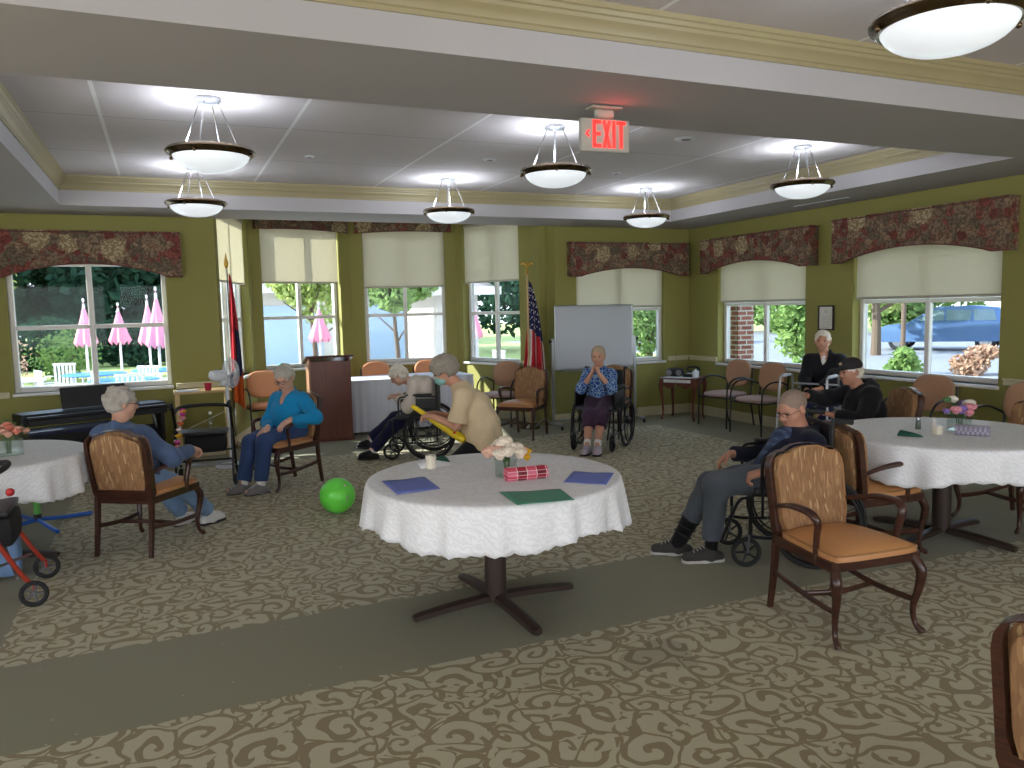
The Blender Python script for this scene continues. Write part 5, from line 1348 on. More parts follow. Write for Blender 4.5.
m = MB(); m.lathe([(.032, 0), (.03, .012), (.001, .016)], 16, M=Matrix.Translation((0, .118, 1.05)) @ Matrix.Rotation(-PI/2, 4, 'X')); m.build('cage_badge', wp, r)
# rollators and walker
rollator('rollator', (.31, 8.30, 0), math.radians(-8), 'black rollator with back bar standing between the two seated people at left')
def lei(x, y, z0, z1, label, scale=1):
    r_ = thing('flower_lei', (x, y, 0), 0, label, 'flower lei'); cols = [plain('petal_magenta', (196, 60, 140), .8), plain('petal_yellow', (226, 176, 40)), plain('petal_white', (224, 218, 206)), plain('petal_orange', (222, 110, 60), .8), pk]
    rn = random.Random(9); n = int(22*scale)
    for k in range(n):
        t_ = k/n; a = 2*PI*t_; blossom(r_, (.035*math.cos(a)*1.2+rn.uniform(-.01, .01), .03*math.sin(a), (z0+z1)/2+(z1-z0)/2*math.cos(a)), .030, cols[k % 5], k)
    m_ = MB(); m_.tube([(.035*math.cos(2*PI*k/24)*1.2, .03*math.sin(2*PI*k/24), (z0+z1)/2+(z1-z0)/2*math.cos(2*PI*k/24)) for k in range(24)], .004, 5, True); m_.build('cord', plain('petal_white', (224, 218, 206)), r_)
lei(.07, 8.06, .38, .80, 'pink, yellow and white flower lei hanging on the black rollator')
redm = plain('red_metal', (176, 62, 44), .3, .4)
rr = rollator('rollator', (-1.00, 5.58, 0), math.radians(-90), 'red rollator at the left edge of the photo', 'red_metal', .84)
m = MB(); m.rbox((0, 0, .03), (.05, .05, .05), .024, 6); m.build('red_knob', plain('knob_red', (190, 40, 44), .4), rr, M=Matrix.Translation((-.10, .06, .60)))
m = MB(); m.rbox((0, 0, .16), (.17, .14, .32), .06, 8); m.tube([(-.06, 0, .30), (-.04, 0, .39), (.04, 0, .39), (.06, 0, .30)], .008, 6, smooth=3); o = m.build('tote_bag', cloth('washed_denim', (120, 150, 190), .15)); o.location = (-1.04, 6.02, 0); tag(o, 'light blue denim bag standing on the carpet behind the red rollator', 'bag')
m = MB(); m.tube([(-.04, -.071, .24), (0, -.073, .21), (.04, -.071, .24)], .006, 5); m.build('pocket_seam', plain('pale_grey', (170, 168, 172), .8), o)
r = thing('folding_walker', (6.58, 6.70, 0), face_dir(.9, .42), 'silver folding walker in front of the white-haired man', 'walker')
for s in (-1, 1):
    m = MB(); m.tube([(s*.29, -.26, 0), (s*.275, -.22, .45), (s*.26, -.20, .80), (s*.26, -.15, .87), (s*.26, .10, .87), (s*.26, .16, .80), (s*.275, .20, .45), (s*.29, .24, 0)], .013, 8, smooth=4); m.build('side_frame', 'aluminium', r)
    m = MB(); m.tube([(s*.26, -.14, .872), (s*.26, .08, .872)], .019, 8); m.build('hand_grip', plain('grip_grey', (188, 190, 196), .5), r)
    for yy in (-.26, .24): m = MB(); m.tube([(s*.29, yy, 0), (s*.289, yy*.99, .05)], .019, 10); m.build('rubber_tip', plain('grip_grey', (188, 190, 196)), r)
    m = MB(); m.tube([(s*.278, -.225, .40), (s*.278, .205, .40)], .010, 8); m.build('side_brace', 'aluminium', r)
m = MB(); m.tube([(-.26, .17, .76), (.26, .17, .76)], .012, 8); m.tube([(-.27, .19, .5), (.27, .19, .5)], .012, 8); m.build('cross_bar', 'aluminium', r)
# blue and green stand
r = thing('pole_stand', (-1.05, 7.42, 0), .35, 'blue and green pole stand with splayed feet beyond the left table', 'stand')
for k in range(4):
    a = k*PI/2+.1; m = MB(); m.tube([(0, 0, .055), (.20*math.cos(a), .20*math.sin(a), .03), (.42*math.cos(a), .42*math.sin(a), .02)], .017, 8); m.build('foot', plain('bright_blue', (30, 86, 170), .4), r)
m = MB(); m.tube([(0, 0, .05), (0, 0, .10)], .03, 8); m.build('hub', 'black_plastic', r)
m = MB(); m.tube([(0, 0, .10), (0, 0, .34)], .026, 10); m.build('lower_sleeve', plain('lime_green', (96, 172, 76), .5), r)
m = MB(); m.tube([(0, 0, .33), (0, 0, .66)], .019, 10); m.build('pole', 'bright_blue', r)
# flags
def flag(name, x, y, h, top, bottom, stripes, label, w=.22, lean=0, finial='eagle', ang=0, canton=True, side=1):
    r_ = thing(name, (x, y, 0), 0, label, 'flag'); m_ = MB(); m_.tube([(0, 0, .04), (0, 0, h)], .013, 10); m_.build('flagpole', 'light_wood' if finial == 'eagle' else 'chrome', r_)
    m_ = MB(); m_.lathe([(.14, 0), (.14, .015), (.05, .05), (.02, .07)], 24); m_.build('base', 'bronze', r_)
    gold = plain('gold_metal', (190, 150, 70), .3, .9)
    m_ = MB()
    if finial == 'eagle':
        m_.lathe([(.014, h), (.03, h+.02), (.014, h+.04), (.022, h+.055), (.001, h+.07)], 14); m_.ell((0, 0, h+.11), (.022, .028, .045), 10, 8)
        for s in (-1, 1): m_.tube([(0, 0, h+.11), (s*.035, 0, h+.145), (s*.075, 0, h+.155), (s*.085, 0, h+.13)], [.016, .014, .010, .005], 6, flat=(.5, 1.4))
        m_.ell((0, -.02, h+.165), (.012, .018, .014), 8, 6)
    else: m_.lathe([(.014, h), (.02, h+.02), (.028, h+.06), (.001, h+.20)], 12)
    m_.build('finial', gold, r_)
    # hanging cloth: pleats radiating from the top of the pole
    nu, nv = 60, 44; vs = []; fs = []; mi = []
    for j in range(nv+1):
        v = j/nv; z = top+(bottom-top)*v
        for i in range(nu+1):
            u = i/nu; wid = (.03+w*v**.75)*side; sh0 = -.30*wid*v
            px = .018*side+wid*(u**.9)*(.55+.45*abs(math.cos(u*1.2))); pl_ = (.012+.05*v**.6)*math.sin(u*5.5*PI+.6*math.sin(3*v))
            vs.append((sh0+px*1.1+.015*v*math.sin(u*7*PI), pl_, z-.14*(u)*(1-.2*v)*(.3+v)+.0))
    def matof(u, v): return stripes(u, v)
    for j in range(nv):
        for i in range(nu): a = j*(nu+1)+i; fs.append((a, a+1, a+nu+2, a+nu+1)); mi.append(matof((i+.5)/nu, (j+.5)/nv))
    return r_, vs, fs, mi, nu, nv
redc, whc, navy = cloth('flag_red', (186, 34, 46)), cloth('flag_white', (222, 214, 210)), cloth('flag_navy', (26, 34, 84))
def us(u, v):
    s_ = v+u*.16
    if v < .44+.10*u: return 2
    return int((u+.05)*7.5) % 2
r, vs, fs, mi, nu, nv = flag('us_flag', 4.66, 10.02, 2.16, 2.08, .62, us, 'stars and stripes flag hanging from an eagle-topped pole right of the bay', w=.40, ang=0)
r.rotation_euler = (0, 0, math.radians(-12))
m = MB(); m.add(vs, fs); m.m = mi; o = m.build('flag_cloth', [redc, whc, navy], r, ang=80); md = o.modifiers.new('t', 'SOLIDIFY'); md.thickness = .002
m = MB()
for j in range(3, 21, 3):
    for i in range(3, nu-2, 5):
        a = Vector(vs[(j+(i//5) % 2)*(nu+1)+i]); 
        for sg in (-1, 1):
            pts = []
            for k in range(10): q = (.017 if k % 2 == 0 else .007); t_ = PI/2+k*PI/5; pts.append((a.x+q*math.cos(t_), a.y+sg*.005, a.z+q*math.sin(t_)))
            m.add(pts+[(a.x, a.y+sg*.006, a.z)], [((k+1) % 10, k, 10) for k in range(10)])
o = m.build('stars', whc, r, smooth=False); o['kind'] = 'stuff'
nv2, orc = cloth('flag_dark_blue', (28, 34, 74)), cloth('flag_orange', (226, 106, 44))
def ot(u, v):
    if v > .86-.15*u: return 2
    return 1 if (u > .62-.42*v and v > .42) else 0
r, vs, fs, mi, nu, nv = flag('armed_forces_flag', .76, 10.62, 2.28, 2.22, .62, ot, 'red, dark blue and orange flag on a spear-tipped pole at the left of the bay', w=.18, finial='spear')
m = MB(); m.add(vs, fs); m.m = mi; o = m.build('flag_cloth', [redc, nv2, orc], r, ang=80); md = o.modifiers.new('t', 'SOLIDIFY'); md.thickness = .002
r.name = 'tricolour_flag'
# extension cord across the left wall
m = MB(); m.tube([(.04, 9.98, .30), (.12, 9.8, .36), (.34, 9.50, .50), (.56, 9.33, .62)], .005, 6, smooth=6); o = m.build('power_cord', plain('cord_cream', (196, 190, 168), .6)); tag(o, 'pale power cord running from the fan towards the wall', 'cord')
m = MB(); m.box((.03, 10.0, .30), (.03, .02, .03)); m.build('plug', 'cord_cream', o)
# ------------------------------------------------------------------ people
skin('skin_pale', (206, 160, 138)); skin('skin_warm', (198, 148, 122)); skin('skin_ruddy', (190, 138, 114))
for n, c in (('hair_white', (222, 214, 200)), ('hair_silver', (176, 170, 160)), ('hair_grey', (150, 142, 130)), ('hair_buzz', (142, 122, 110)), ('hair_fair', (176, 160, 134))): cloth(n, c, .2, 60)
cloth('denim_shirt', (78, 96, 128), .2); cloth('pale_jeans', (120, 148, 182), .15); cloth('mid_jeans', (54, 74, 116), .18)
cloth('turquoise_knit', (20, 128, 178), .08); cloth('white_knit', (214, 202, 190), .05); cloth('navy_trouser', (30, 30, 62), .1); cloth('beige_tee', (208, 186, 152), .06)
cloth('black_cloth', (20, 20, 24), .15); cloth('navy_jacket', (22, 26, 44), .15); cloth('grey_sweat', (84, 90, 98), .1); cloth('plum_trouser', (66, 46, 66), .12); cloth('white_sock', (222, 220, 216), .05)
cloth('grey_shoe', (120, 116, 116), .15, 50, .6); cloth('white_shoe', (206, 204, 200), .12, 30, .5); cloth('black_shoe', (18, 18, 20), .1, 30, .35); cloth('dark_grey_shoe', (62, 58, 56), .2, 40, .6); cloth('lilac_shoe', (168, 158, 172), .1, 40, .7); cloth('mask_teal', (140, 190, 186), .05)
cloth('black_brace', (16, 16, 18), .1)
# patterned cardigan and plaid shirt
t = NT('blue_pattern_knit'); c = t.co(); v = t.n('ShaderNodeTexVoronoi', {'Vector': c, 'Scale': 26.0}, feature='DISTANCE_TO_EDGE'); 
t.base(t.mix(t.math('LESS_THAN', v.outputs['Distance'], .07), t.mix(t.noise(20, 2, c), lin((24, 62, 130)), lin((44, 92, 160))), lin((150, 178, 204)))); t.rough(.85); MATS['blue_pattern_knit'] = t.m
t = NT('blue_plaid_shirt'); c = t.co(); sp = t.n('ShaderNodeSeparateXYZ', {0: c})
def fr_(o_, f, th): return t.math('GREATER_THAN', t.math('FRACT', t.math('MULTIPLY', sp.outputs[o_], f)), th)
a_ = t.mix(t.math('MULTIPLY', fr_(0, 22, .5), .6), lin((46, 62, 96)), lin((92, 108, 134))); a_ = t.mix(t.math('MULTIPLY', fr_(2, 20, .5), .5), a_, lin((30, 40, 70))); t.base(a_); t.rough(.85); MATS['blue_plaid_shirt'] = t.m
wire = plain('glasses_wire', (60, 40, 38), .3, .5)

# person in denim shirt, seen from behind, face turned to the right
L, D = seated((-.19, 6.38), (.32, .49))
p, q = person('person', 'person in a denim shirt and pale jeans seated with back to camera, left', dict(
    head=L(-.13, -.03, 1.065), neck=L(-.11, -.11, .90), pelvis=L(-.04, -.08, .545), right=D(1, .0, 0), look=D(.62, .72, -.12), h=.0075, size=1.0,
    wrR=L(.27, .17, .70), wrL=L(-.22, .26, .62), anR=L(.14, .60, .085), anL=L(-.08, .56, .085), toR=D(.3, 1, 0), toL=D(.1, 1, 0), hdR=D(.05, 1, -.35), hnR=D(0, -.2, -1), thR=D(-1, .2, 0), curlR=.9,
    poleR=D(1, -.5, -1), poleL=D(-1, -.3, -1), shirt=MATS['denim_shirt'], shirt_name='denim_shirt', collar=True, pants=MATS['pale_jeans'], shoes=MATS['white_shoe'], sole='black_rubber', socks=MATS['white_sock'], g=.02, fat=1.05,
    hair='fluffy', hair_g=.010, haircol=MATS['hair_silver'], glasses=wire, wr=.008))
# turquoise sweater
L, D = seated((1.00, 8.00), (-.86, -.50))
p, q = person('person', 'person in a turquoise sweater and jeans seated, looking down', dict(
    head=L(-.06, -.02, 1.07), neck=L(-.05, -.09, .91), pelvis=L(0, -.10, .545), right=D(1, .12, 0), look=D(-.42, .80, -.48), size=1.06,
    wrR=Vector((.86, 7.88, .60)), wrL=Vector((1.05, 7.72, .68)), anR=L(.06, .43, .085), anL=L(-.12, .36, .085), toR=D(.25, 1, 0), toL=D(.2, 1, 0), hdR=D(-.1, .9, -.45), hnR=D(.1, -.4, -1), hdL=D(.3, .8, -.45), hnL=D(0, -.3, -1), curlR=.35, curlL=.5,
    poleR=D(1, -.3, -.8), poleL=D(-1, -.1, -.7), shirt=MATS['turquoise_knit'], shirt_name='turquoise_sweater', neckline='v', pants=MATS['mid_jeans'], shoes=MATS['grey_shoe'], laces=MATS['white_sock'], socks=MATS['white_sock'],
    hair='short', hair_g=.009, haircol=MATS['hair_silver'], glasses=wire, wr=.007, skin='skin_pale'))
# bowed person in white cardigan
L, D = seated((2.66, 8.80), (-.92, .38))
p, q = person('person', 'white-haired person in a white cardigan bowed forward in a wheelchair', dict(
    head=L(.02, .23, .95), neck=L(0, .05, .895), pelvis=L(0, -.10, .58), right=D(1, 0, 0), look=D(-.1, .75, -.62), size=.98, hunch=D(0, -.06, .02),
    wrR=L(.06, .24, .71), wrL=L(-.09, .23, .70), hdR=D(-.5, .8, .1), hdL=D(.5, .8, .1), hnR=D(0, 0, -1), hnL=D(0, 0, -1), anR=L(.07, .78, .09), anL=L(-.18, .56, .09), toR=D(0, 1, 0), toL=D(0, 1, 0),
    poleR=D(1, -.6, -.8), poleL=D(-1, -.6, -.8), shirt=MATS['white_knit'], shirt_name='white_cardigan', g=.02, pants=MATS['navy_trouser'], shoes=MATS['black_shoe'], socks=MATS['white_sock'], hair='bob', hair_g=.012, haircol=MATS['hair_white'], wr=.006))
# kneeling helper with yellow bat
L, D = seated((2.47, 6.66), (-.93, .30))
p, q = person('person', 'grey-haired person in a beige T-shirt and face mask bending with a yellow bat', dict(
    head=L(.0, .20, 1.15), neck=L(0, .06, 1.00), pelvis=L(0, -.14, .50), right=D(1, 0, 0), look=D(-.05, .86, -.50), size=1.04, hunch=D(0, -.05, .0), fat=1.22,
    wrR=L(.20, .30, .74), wrL=L(-.07, .31, .75), hdR=D(-.5, .7, .1), hdL=D(.2, .9, .1), hnR=D(0, 0, -1), hnL=D(0, 0, -1), curlR=1.0, curlL=1.0, poleR=D(.5, -.4, -1), poleL=D(-.6, -.6, -1), arm=(.29, .25),
    anR=L(.12, -.20, .09), anL=L(-.12, -.16, .09), kpoleR=D(0, 1, -.15), kpoleL=D(0, 1, -.15), toR=D(0, -1, 0), toL=D(0, -1, 0), shirt=MATS['beige_tee'], shirt_name='beige_tshirt', sleeve=.88, g=.022,
    pants=MATS['black_cloth'], shoes=MATS['black_shoe'], hair='fluffy', hair_g=.030, haircol=MATS['hair_grey'], mask=MATS['mask_teal'], skin='skin_warm', wr=.009))
a, b = L(-.05, .44, .83), L(.14, .10, .56)
a, b = Vector((2.03, 6.92, .83)), Vector((2.40, 6.55, .53))
m = MB(); d = (b-a); m.tube([a, a+d*.05, a+d*.3, a+d*.45, a+d*.9, a+d], [.018, .022, .024, .034, .040, .030], 14, smooth=2)
o = m.build('toy_bat', plain('bat_yellow', (226, 196, 20), .35), ang=60); tag(o, 'yellow plastic bat held by the person in the beige T-shirt', 'bat')
c_ = a+d*.8; m = MB(); m.ell(c_+Vector((-.005, -.036, .010)), (.020, .006, .014), 12, 8); m.build('red_mark', plain('bat_red', (200, 60, 30), .4), o)
# person with blue cardigan
L, D = seated((4.76, 8.23), (-.66, -.75))
p, q = person('person', 'person in a blue patterned cardigan with hands clasped at the mouth', dict(
    head=L(.0, .06, 1.105), neck=L(0, .0, .94), pelvis=L(0, -.07, .58), right=D(1, 0, 0), look=D(-.02, 1, -.15), sw=.145, size=1.0,
    wrR=L(.045, .245, .905), wrL=L(-.045, .245, .905), hdR=D(-.35, -.1, 1), hdL=D(.35, -.1, 1), hnR=D(-1, 0, -.2), hnL=D(1, 0, -.2), curlR=1.1, curlL=1.1, poleR=D(.6, .2, -1), poleL=D(-.6, .2, -1), thR=D(0, -1, 0), thL=D(0, -1, 0), arm=(.27, .24),
    anR=L(.05, .52, .10), anL=L(-.07, .52, .10), toR=D(.1, 1, 0), toL=D(-.1, 1, 0), shirt=MATS['blue_pattern_knit'], shirt_name='blue_cardigan', sleeve=1.45, pants=MATS['plum_trouser'], pant_len=(1.42, 1.38), gp=.022, flare=1.3, shoes=MATS['lilac_shoe'], socks=MATS['white_sock'], sock_len=.07,
    hair='short', hair_g=.005, fringe=.086, haircol=MATS['hair_fair'], skin='skin_warm', wr=.006, leg=(.40, .39)))
# man in grey sweat trousers
L, D = seated((3.72, 4.02), (-.90, .43))
p, q = person('person', 'man in a navy jacket and grey trousers slouching in a wheelchair, legs out', dict(
    head=L(.01, -.06, .99), neck=L(0, -.16, .83), pelvis=L(0, .04, .565), right=D(1, .10, 0), look=D(-.50, .80, -.36), size=1.05, h=.0065, fat=1.02,
    wrR=L(.225, .29, .655), wrL=L(-.215, .20, .615), hdR=D(-.05, .85, -.5), hnR=D(-.2, -.4, -1), thR=D(-1, .2, 0), curlR=.8, hdL=D(.25, .85, -.35), hnL=D(.2, 0, -1), curlL=1.1, thL=D(1, .1, 0), poleR=D(1, -.5, -.8), poleL=D(-1, -.7, -.6),
    anR=L(.04, .68, .10), anL=L(-.11, .50, .095), kpoleR=D(-.15, .4, 1), kpoleL=D(-.1, .35, 1), toR=D(.12, 1, .0), toL=D(-.10, 1, 0), leg=(.44, .43),
    shirt=MATS['navy_jacket'], shirt_name='navy_jacket', collar=True, g=.020, neckline='v', inner=MATS['blue_plaid_shirt'], inner_name='plaid_shirt', inner_grow=.052, pants=MATS['grey_sweat'], pant_len=(1.62, 1.86), gp=.016,
    shoes=MATS['dark_grey_shoe'], sole=plain('pale_sole', (196, 194, 188), .6), laces=MATS['white_sock'], socks=MATS['black_brace'], sock_len=.10, shoe_size=1.14, hair='buzz', hair_g=.002, haircol=MATS['hair_buzz'], glasses=wire, skin='skin_ruddy', fringe=.078, wr=.007))
an, kn = q['an'][1], q['kn'][1]; u = (kn-an).normalized()
S = SDF(.006); e1 = an+u*.19; S.cap(an-u*.03, e1, .052, .060, .01, cut=((e1, u),)); P_, Q_ = S.mesh(.002, 60); o = np_mesh('ankle_brace', P_, Q_, MATS['black_brace'], p, q['org'])
m = MB()
for k in range(3): 
    c_ = an+u*(.05+.055*k); m.torus(.060+.002*k, .006, (0, 0, 0), 'z', 20, 5, 0, Matrix.Translation(c_) @ u.to_track_quat('Z', 'Y').to_matrix().to_4x4())
m.build('brace_strap', 'black_rubber', p, M=Matrix.Translation(-Vector(q['org'])))
# white-haired man in black jacket
L, D = seated((7.02, 6.93), (-.86, -.50))
p, q = person('person', 'white-haired man in a black zipped jacket sitting behind the silver walker', dict(
    head=L(.02, .0, 1.235), neck=L(0, -.05, 1.06), pelvis=L(0, -.06, .55), right=D(1, 0, 0), look=D(-.15, 1, -.05), size=1.05,
    wrR=L(.10, .33, .68), wrL=L(-.05, .36, .70), hdR=D(-.5, .8, 0), hdL=D(.5, .8, 0), poleR=D(1, -.3, -1), poleL=D(-1, -.3, -1), anR=L(.12, .45, .09), anL=L(-.12, .45, .09), leg=(.43, .42),
    shirt=MATS['black_cloth'], shirt_name='black_jacket', collar=True, g=.026, neckline='v', inner=MATS['white_sock'], inner_name='undershirt', inner_grow=.018, pants=MATS['navy_trouser'], shoes=MATS['black_shoe'], socks=MATS['black_brace'], hair='short', hair_g=.008, haircol=MATS['hair_white'], fringe=.08, skin='skin_warm', wr=.008))
# man with cap
L, D = seated((5.72, 5.18), (-.93, .36))
p, q = person('person', 'man in a black hooded sweatshirt and dark cap reaching out one hand', dict(
    head=L(-.01, .13, 1.065), neck=L(0, .02, .91), pelvis=L(0, -.05, .55), right=D(1, .0, 0), look=D(-.22, 1, -.12), size=1.03,
    wrR=L(.08, .50, .85), wrL=L(-.16, .35, .70), hdR=D(0, 1, .1), hnR=D(-.6, 0, -.8), curlR=.6, poleR=D(1, -.2, -1), poleL=D(-1, -.3, -1), anR=L(.12, .42, .09), anL=L(-.12, .42, .09),
    shirt=MATS['black_cloth'], shirt_name='black_hoodie', hood=True, g=.028, pants=MATS['navy_trouser'], shoes=MATS['black_shoe'], socks=MATS['black_brace'], hair='short', hair_g=.004, haircol=MATS['hair_white'], skin='skin_ruddy', wr=.008))
hp = q['hp']; R_ = q['R']; S = SDF(.005)
S.ell(hp(0, -.012, .045), (.090, .108, .082), R_, .02, cut=((hp(0, 0, .028), -q['hu']),)); P_, Q_ = S.mesh(.001, 90)
cap = np_mesh('cap', P_, Q_, plain('cap_dark', (40, 34, 36), .8), None, (0, 0, 0)); cap.parent = None
cap.name = 'cap'; cap.data.transform(Matrix.Translation(-Vector(q['org']))); cap.parent = p
S = SDF(.004); S.ell(hp(0, .125, .036), (.068, .085, .012), R_, .01, cut=((hp(0, .07, 0), -q['hf']),)); P_, Q_ = S.mesh(); br = np_mesh('brim', P_, Q_, plain('cap_brim', (28, 26, 32), .7), cap, q['org'])
m = MB(); m.ell(hp(0, .092, .082), (.020, .012, .012), 10, 6); m.ell(hp(.0, -.01, .128), (.008, .008, .005), 8, 6); m.build('badge', plain('cap_badge', (170, 150, 120), .5), cap, M=Matrix.Translation(-Vector(q['org'])))
# ------------------------------------------------------------------ outside
def ground(name, pts, z, mat):
    m = MB(); n = len(pts); m.add([(x, y, z) for x, y in pts]+[(x, y, z-.1) for x, y in pts], [tuple(range(n)), tuple(range(2*n-1, n-1, -1))]+[(i, i+n, (i+1) % n+n, (i+1) % n) for i in range(n)])
    o = m.build(name, mat, smooth=False); o['kind'] = 'structure'; return o
ground('ground', [(-60, 10.5), (-60, 90), (90, 90), (90, -20), (7.9, -20), (7.9, 10.5), (5.4, 10.5), (4.75, 12.5), (2.75, 13.1), (.9, 12.5), (.3, 10.5)], -.16, 'grass')
ground('patio', [(-20, 10.6), (-20, 25), (12, 25), (12, 10.6), (5.6, 10.6), (4.9, 12.6), (2.75, 13.2), (.8, 12.6), (.15, 10.6)], -.12, 'concrete')
ground('pavement', [(12.0, -8), (16.0, -8), (16.5, 20), (12.5, 20)], -.12, 'concrete')
ground('road', [(16.6, -15), (29.5, -15), (38, 40), (17.2, 40)], -.13, 'asphalt')
def foliage_mesh(name, parent, c, rad, n, leaf, mat, seed, lobes=7):
    rn = np.random.RandomState(seed); L = [(np.array(c)+rn.uniform(-.55, .55, 3)*rad, rad*rn.uniform(.35, .6)) for _ in range(lobes)]+[(np.array(c), np.array(rad)*.7)]
    P = []
    for k in range(n):
        lc, lr = L[rn.randint(len(L))]; d = rn.normal(size=3); d /= np.linalg.norm(d); P.append(lc+d*lr*rn.uniform(.75, 1.05))
    P = np.array(P); a = rn.normal(size=(n, 3)); a /= np.linalg.norm(a, axis=1)[:, None]; b = np.cross(a, rn.normal(size=(n, 3))); b /= np.linalg.norm(b, axis=1)[:, None]
    s = leaf*rn.uniform(.6, 1.3, (n, 1)); V_ = np.stack([P-a*s, P+b*s*.6, P+a*s, P-b*s*.6], 1).reshape(-1, 3)
    return np_mesh(name, V_, np.arange(4*n).reshape(-1, 4), mat, parent)
def leafmat(name, lo, hi):
    if name in MATS: return MATS[name]
    t = NT(name); n = t.noise(2.5, 3, t.co()); c_ = t.mix(n, lin(lo), lin(hi)); df = t.n('ShaderNodeBsdfDiffuse', {'Color': c_}); tr = t.n('ShaderNodeBsdfTranslucent', {'Color': c_})
    mx = t.n('ShaderNodeMixShader', {0: .35, 1: df.outputs[0], 2: tr.outputs[0]}); t.t.links.new(mx.outputs[0], t.out.inputs[0]); MATS[name] = t.m; return t.m
leafmat('leaf_dark', (40, 64, 52), (66, 98, 76)); leafmat('leaf_mid', (96, 130, 72), (150, 172, 104)); leafmat('leaf_lime', (140, 160, 84), (190, 200, 128)); leafmat('leaf_rust', (176, 140, 118), (200, 170, 146))
bark = plain('bark', (96, 80, 66), .9, var=.2)
def tree(x, y, h, rad, label, mat='leaf_mid', n=2600, leaf=.13, seed=1, tr=.12, group=None):
    r = thing('tree', (x, y, -.16), 0, label, 'tree', group); m = MB(); m.tube([(0, 0, 0), (.03, .02, h*.3), (-.02, .04, h*.62), (0, 0, h)], [tr*1.2, tr, tr*.8, tr*.3], 10, smooth=3)
    for k in range(4): a = k*1.7+seed; m.tube([(0, 0, h*(.4+.1*k)), (rad[0]*.6*math.cos(a), rad[1]*.6*math.sin(a), h*(.6+.1*k))], [tr*.5, tr*.15], 6)
    m.build('trunk', bark, r); foliage_mesh('foliage', r, (0, 0, h), np.array(rad), n, leaf, MATS[mat], seed); return r
tree(-9.6, 38, 5.6, (5, 4, 6.5), 'dark tall tree behind the lawn, left in the left window', 'leaf_dark', 9000, .30, 1, .25)
tree(-4.4, 46, 6.5, (5, 4, 7), 'dark tall tree behind the lawn, middle of the left window', 'leaf_dark', 9000, .30, 2, .25)
tree(.6, 38.5, 5.6, (5, 4, 7), 'dark tall tree behind the lawn, right in the left window', 'leaf_dark', 9000, .30, 3, .25)
tree(7.5, 48, 7.5, (5, 4, 7), 'dark tall tree behind the bay window trees', 'leaf_dark', 8000, .30, 4, .25)
tree(-5.4, 28.0, 3.3, (2.0, 1.6, 1.9), 'bright leafy young tree at the left edge of the left window', 'leaf_lime', 3200, .12, 5)
tree(3.6, 21.2, 2.7, (1.25, 1.15, 1.2), 'bright young tree behind the lectern window', 'leaf_lime', 3200, .10, 6, .07)
tree(5.35, 19.4, 2.6, (1.0, .95, 1.0), 'young tree before the white building in the bay window', 'leaf_mid', 2800, .10, 7, .06)
tree(15.2, 31, 3.2, (3.0, 2.2, 3.0), 'dark bushy tree between the buildings, right bay window', 'leaf_dark', 3600, .2, 8)
tree(12.6, 19.0, 1.6, (1.5, 1.2, 1.5), 'leafy tree behind the whiteboard window', 'leaf_mid', 3200, .10, 9)
tree(13.9, 14.6, 1.3, (.85, .8, 1.2), 'tall green shrub at the right of the window by the pink-seated chairs', 'leaf_mid', 2600, .08, 10, .05)
tree(12.4, 16.6, 1.4, (1.3, 1.0, 1.3), 'leafy shrub tree beside the brick pillar', 'leaf_mid', 2600, .09, 11, .06)
tree(21.5, 19.0, 3.6, (2.2, 2, 2.2), 'street tree left of the parked blue car', 'leaf_lime', 3000, .14, 12, .14)
tree(36, 30, 3.0, (4, 3.5, 3), 'wide green tree across the road', 'leaf_mid', 3600, .25, 13, .2)
tree(38, 19, 3.0, (4, 3.5, 3), 'green tree across the road behind the car', 'leaf_lime', 3600, .25, 14, .2)
tree(34, 38, 3.5, (4, 3.5, 3.4), 'far green tree across the road, window by the pink-seated chairs', 'leaf_mid', 3600, .25, 15, .2)
def bush(x, y, rad, label, mat, seed, leaf=.06, n=1500):
    r = thing('bush', (x, y, -.16), 0, label, 'bush'); foliage_mesh('foliage', r, (0, 0, rad[2]*.9), np.array(rad), n, leaf, MATS[mat], seed)
    m = MB(); rn = random.Random(seed)
    for k in range(7): a = rn.uniform(0, 6.28); m.tube([(0, 0, 0), (rad[0]*.5*math.cos(a), rad[1]*.5*math.sin(a), rad[2])], .008, 5)
    m.build('twigs', bark, r); return r
for i, (x, y, rd, mt, lab) in enumerate(((-6.6, 24.0, (1.7, 1.2, .9), 'leaf_mid', 'loose green shrub low at the left of the left window'), (-4.4, 25.2, (1.5, 1.1, 1.0), 'leaf_rust', 'rust-tinged shrub at the left of the left window'), (-2.9, 26.5, (1.2, 1.0, .9), 'leaf_mid', 'green arching shrub left of the first closed parasol'),
                                  (15.4, 12.9, (.5, .5, .42), 'leaf_mid', 'round green bush in front of the car bonnet'), (17.5, 12.6, (.5, .45, .42), 'leaf_rust', 'rust-coloured bush in front of the blue car'), (18.3, 12.0, (.5, .4, .34), 'leaf_rust', 'thin reddish bush at the rear wheel of the blue car'),
                                  (11.0, 8.4, (.4, .4, .3), 'leaf_lime', 'low yellow-green plant below the car window, left'), (11.1, 7.2, (.4, .4, .3), 'leaf_lime', 'low yellow-green plant below the car window, right'), (13.4, 13.2, (.6, .5, .3), 'leaf_lime', 'low lime bush below the window by the pink-seated chairs'))):
    bush(x, y, rd, lab, mt, 30+i)
# clipped hedge closing the lawn
r = thing('hedge', (-4, 33, -.16), 0, 'long dark green hedge at the back of the lawn', 'hedge')
for k in range(5): foliage_mesh('foliage', r, (-9+3*k, .3*math.sin(k*2), .9), np.array((2.0, .9, 1.1)), 1700, .13, MATS['leaf_dark'], 60+k)
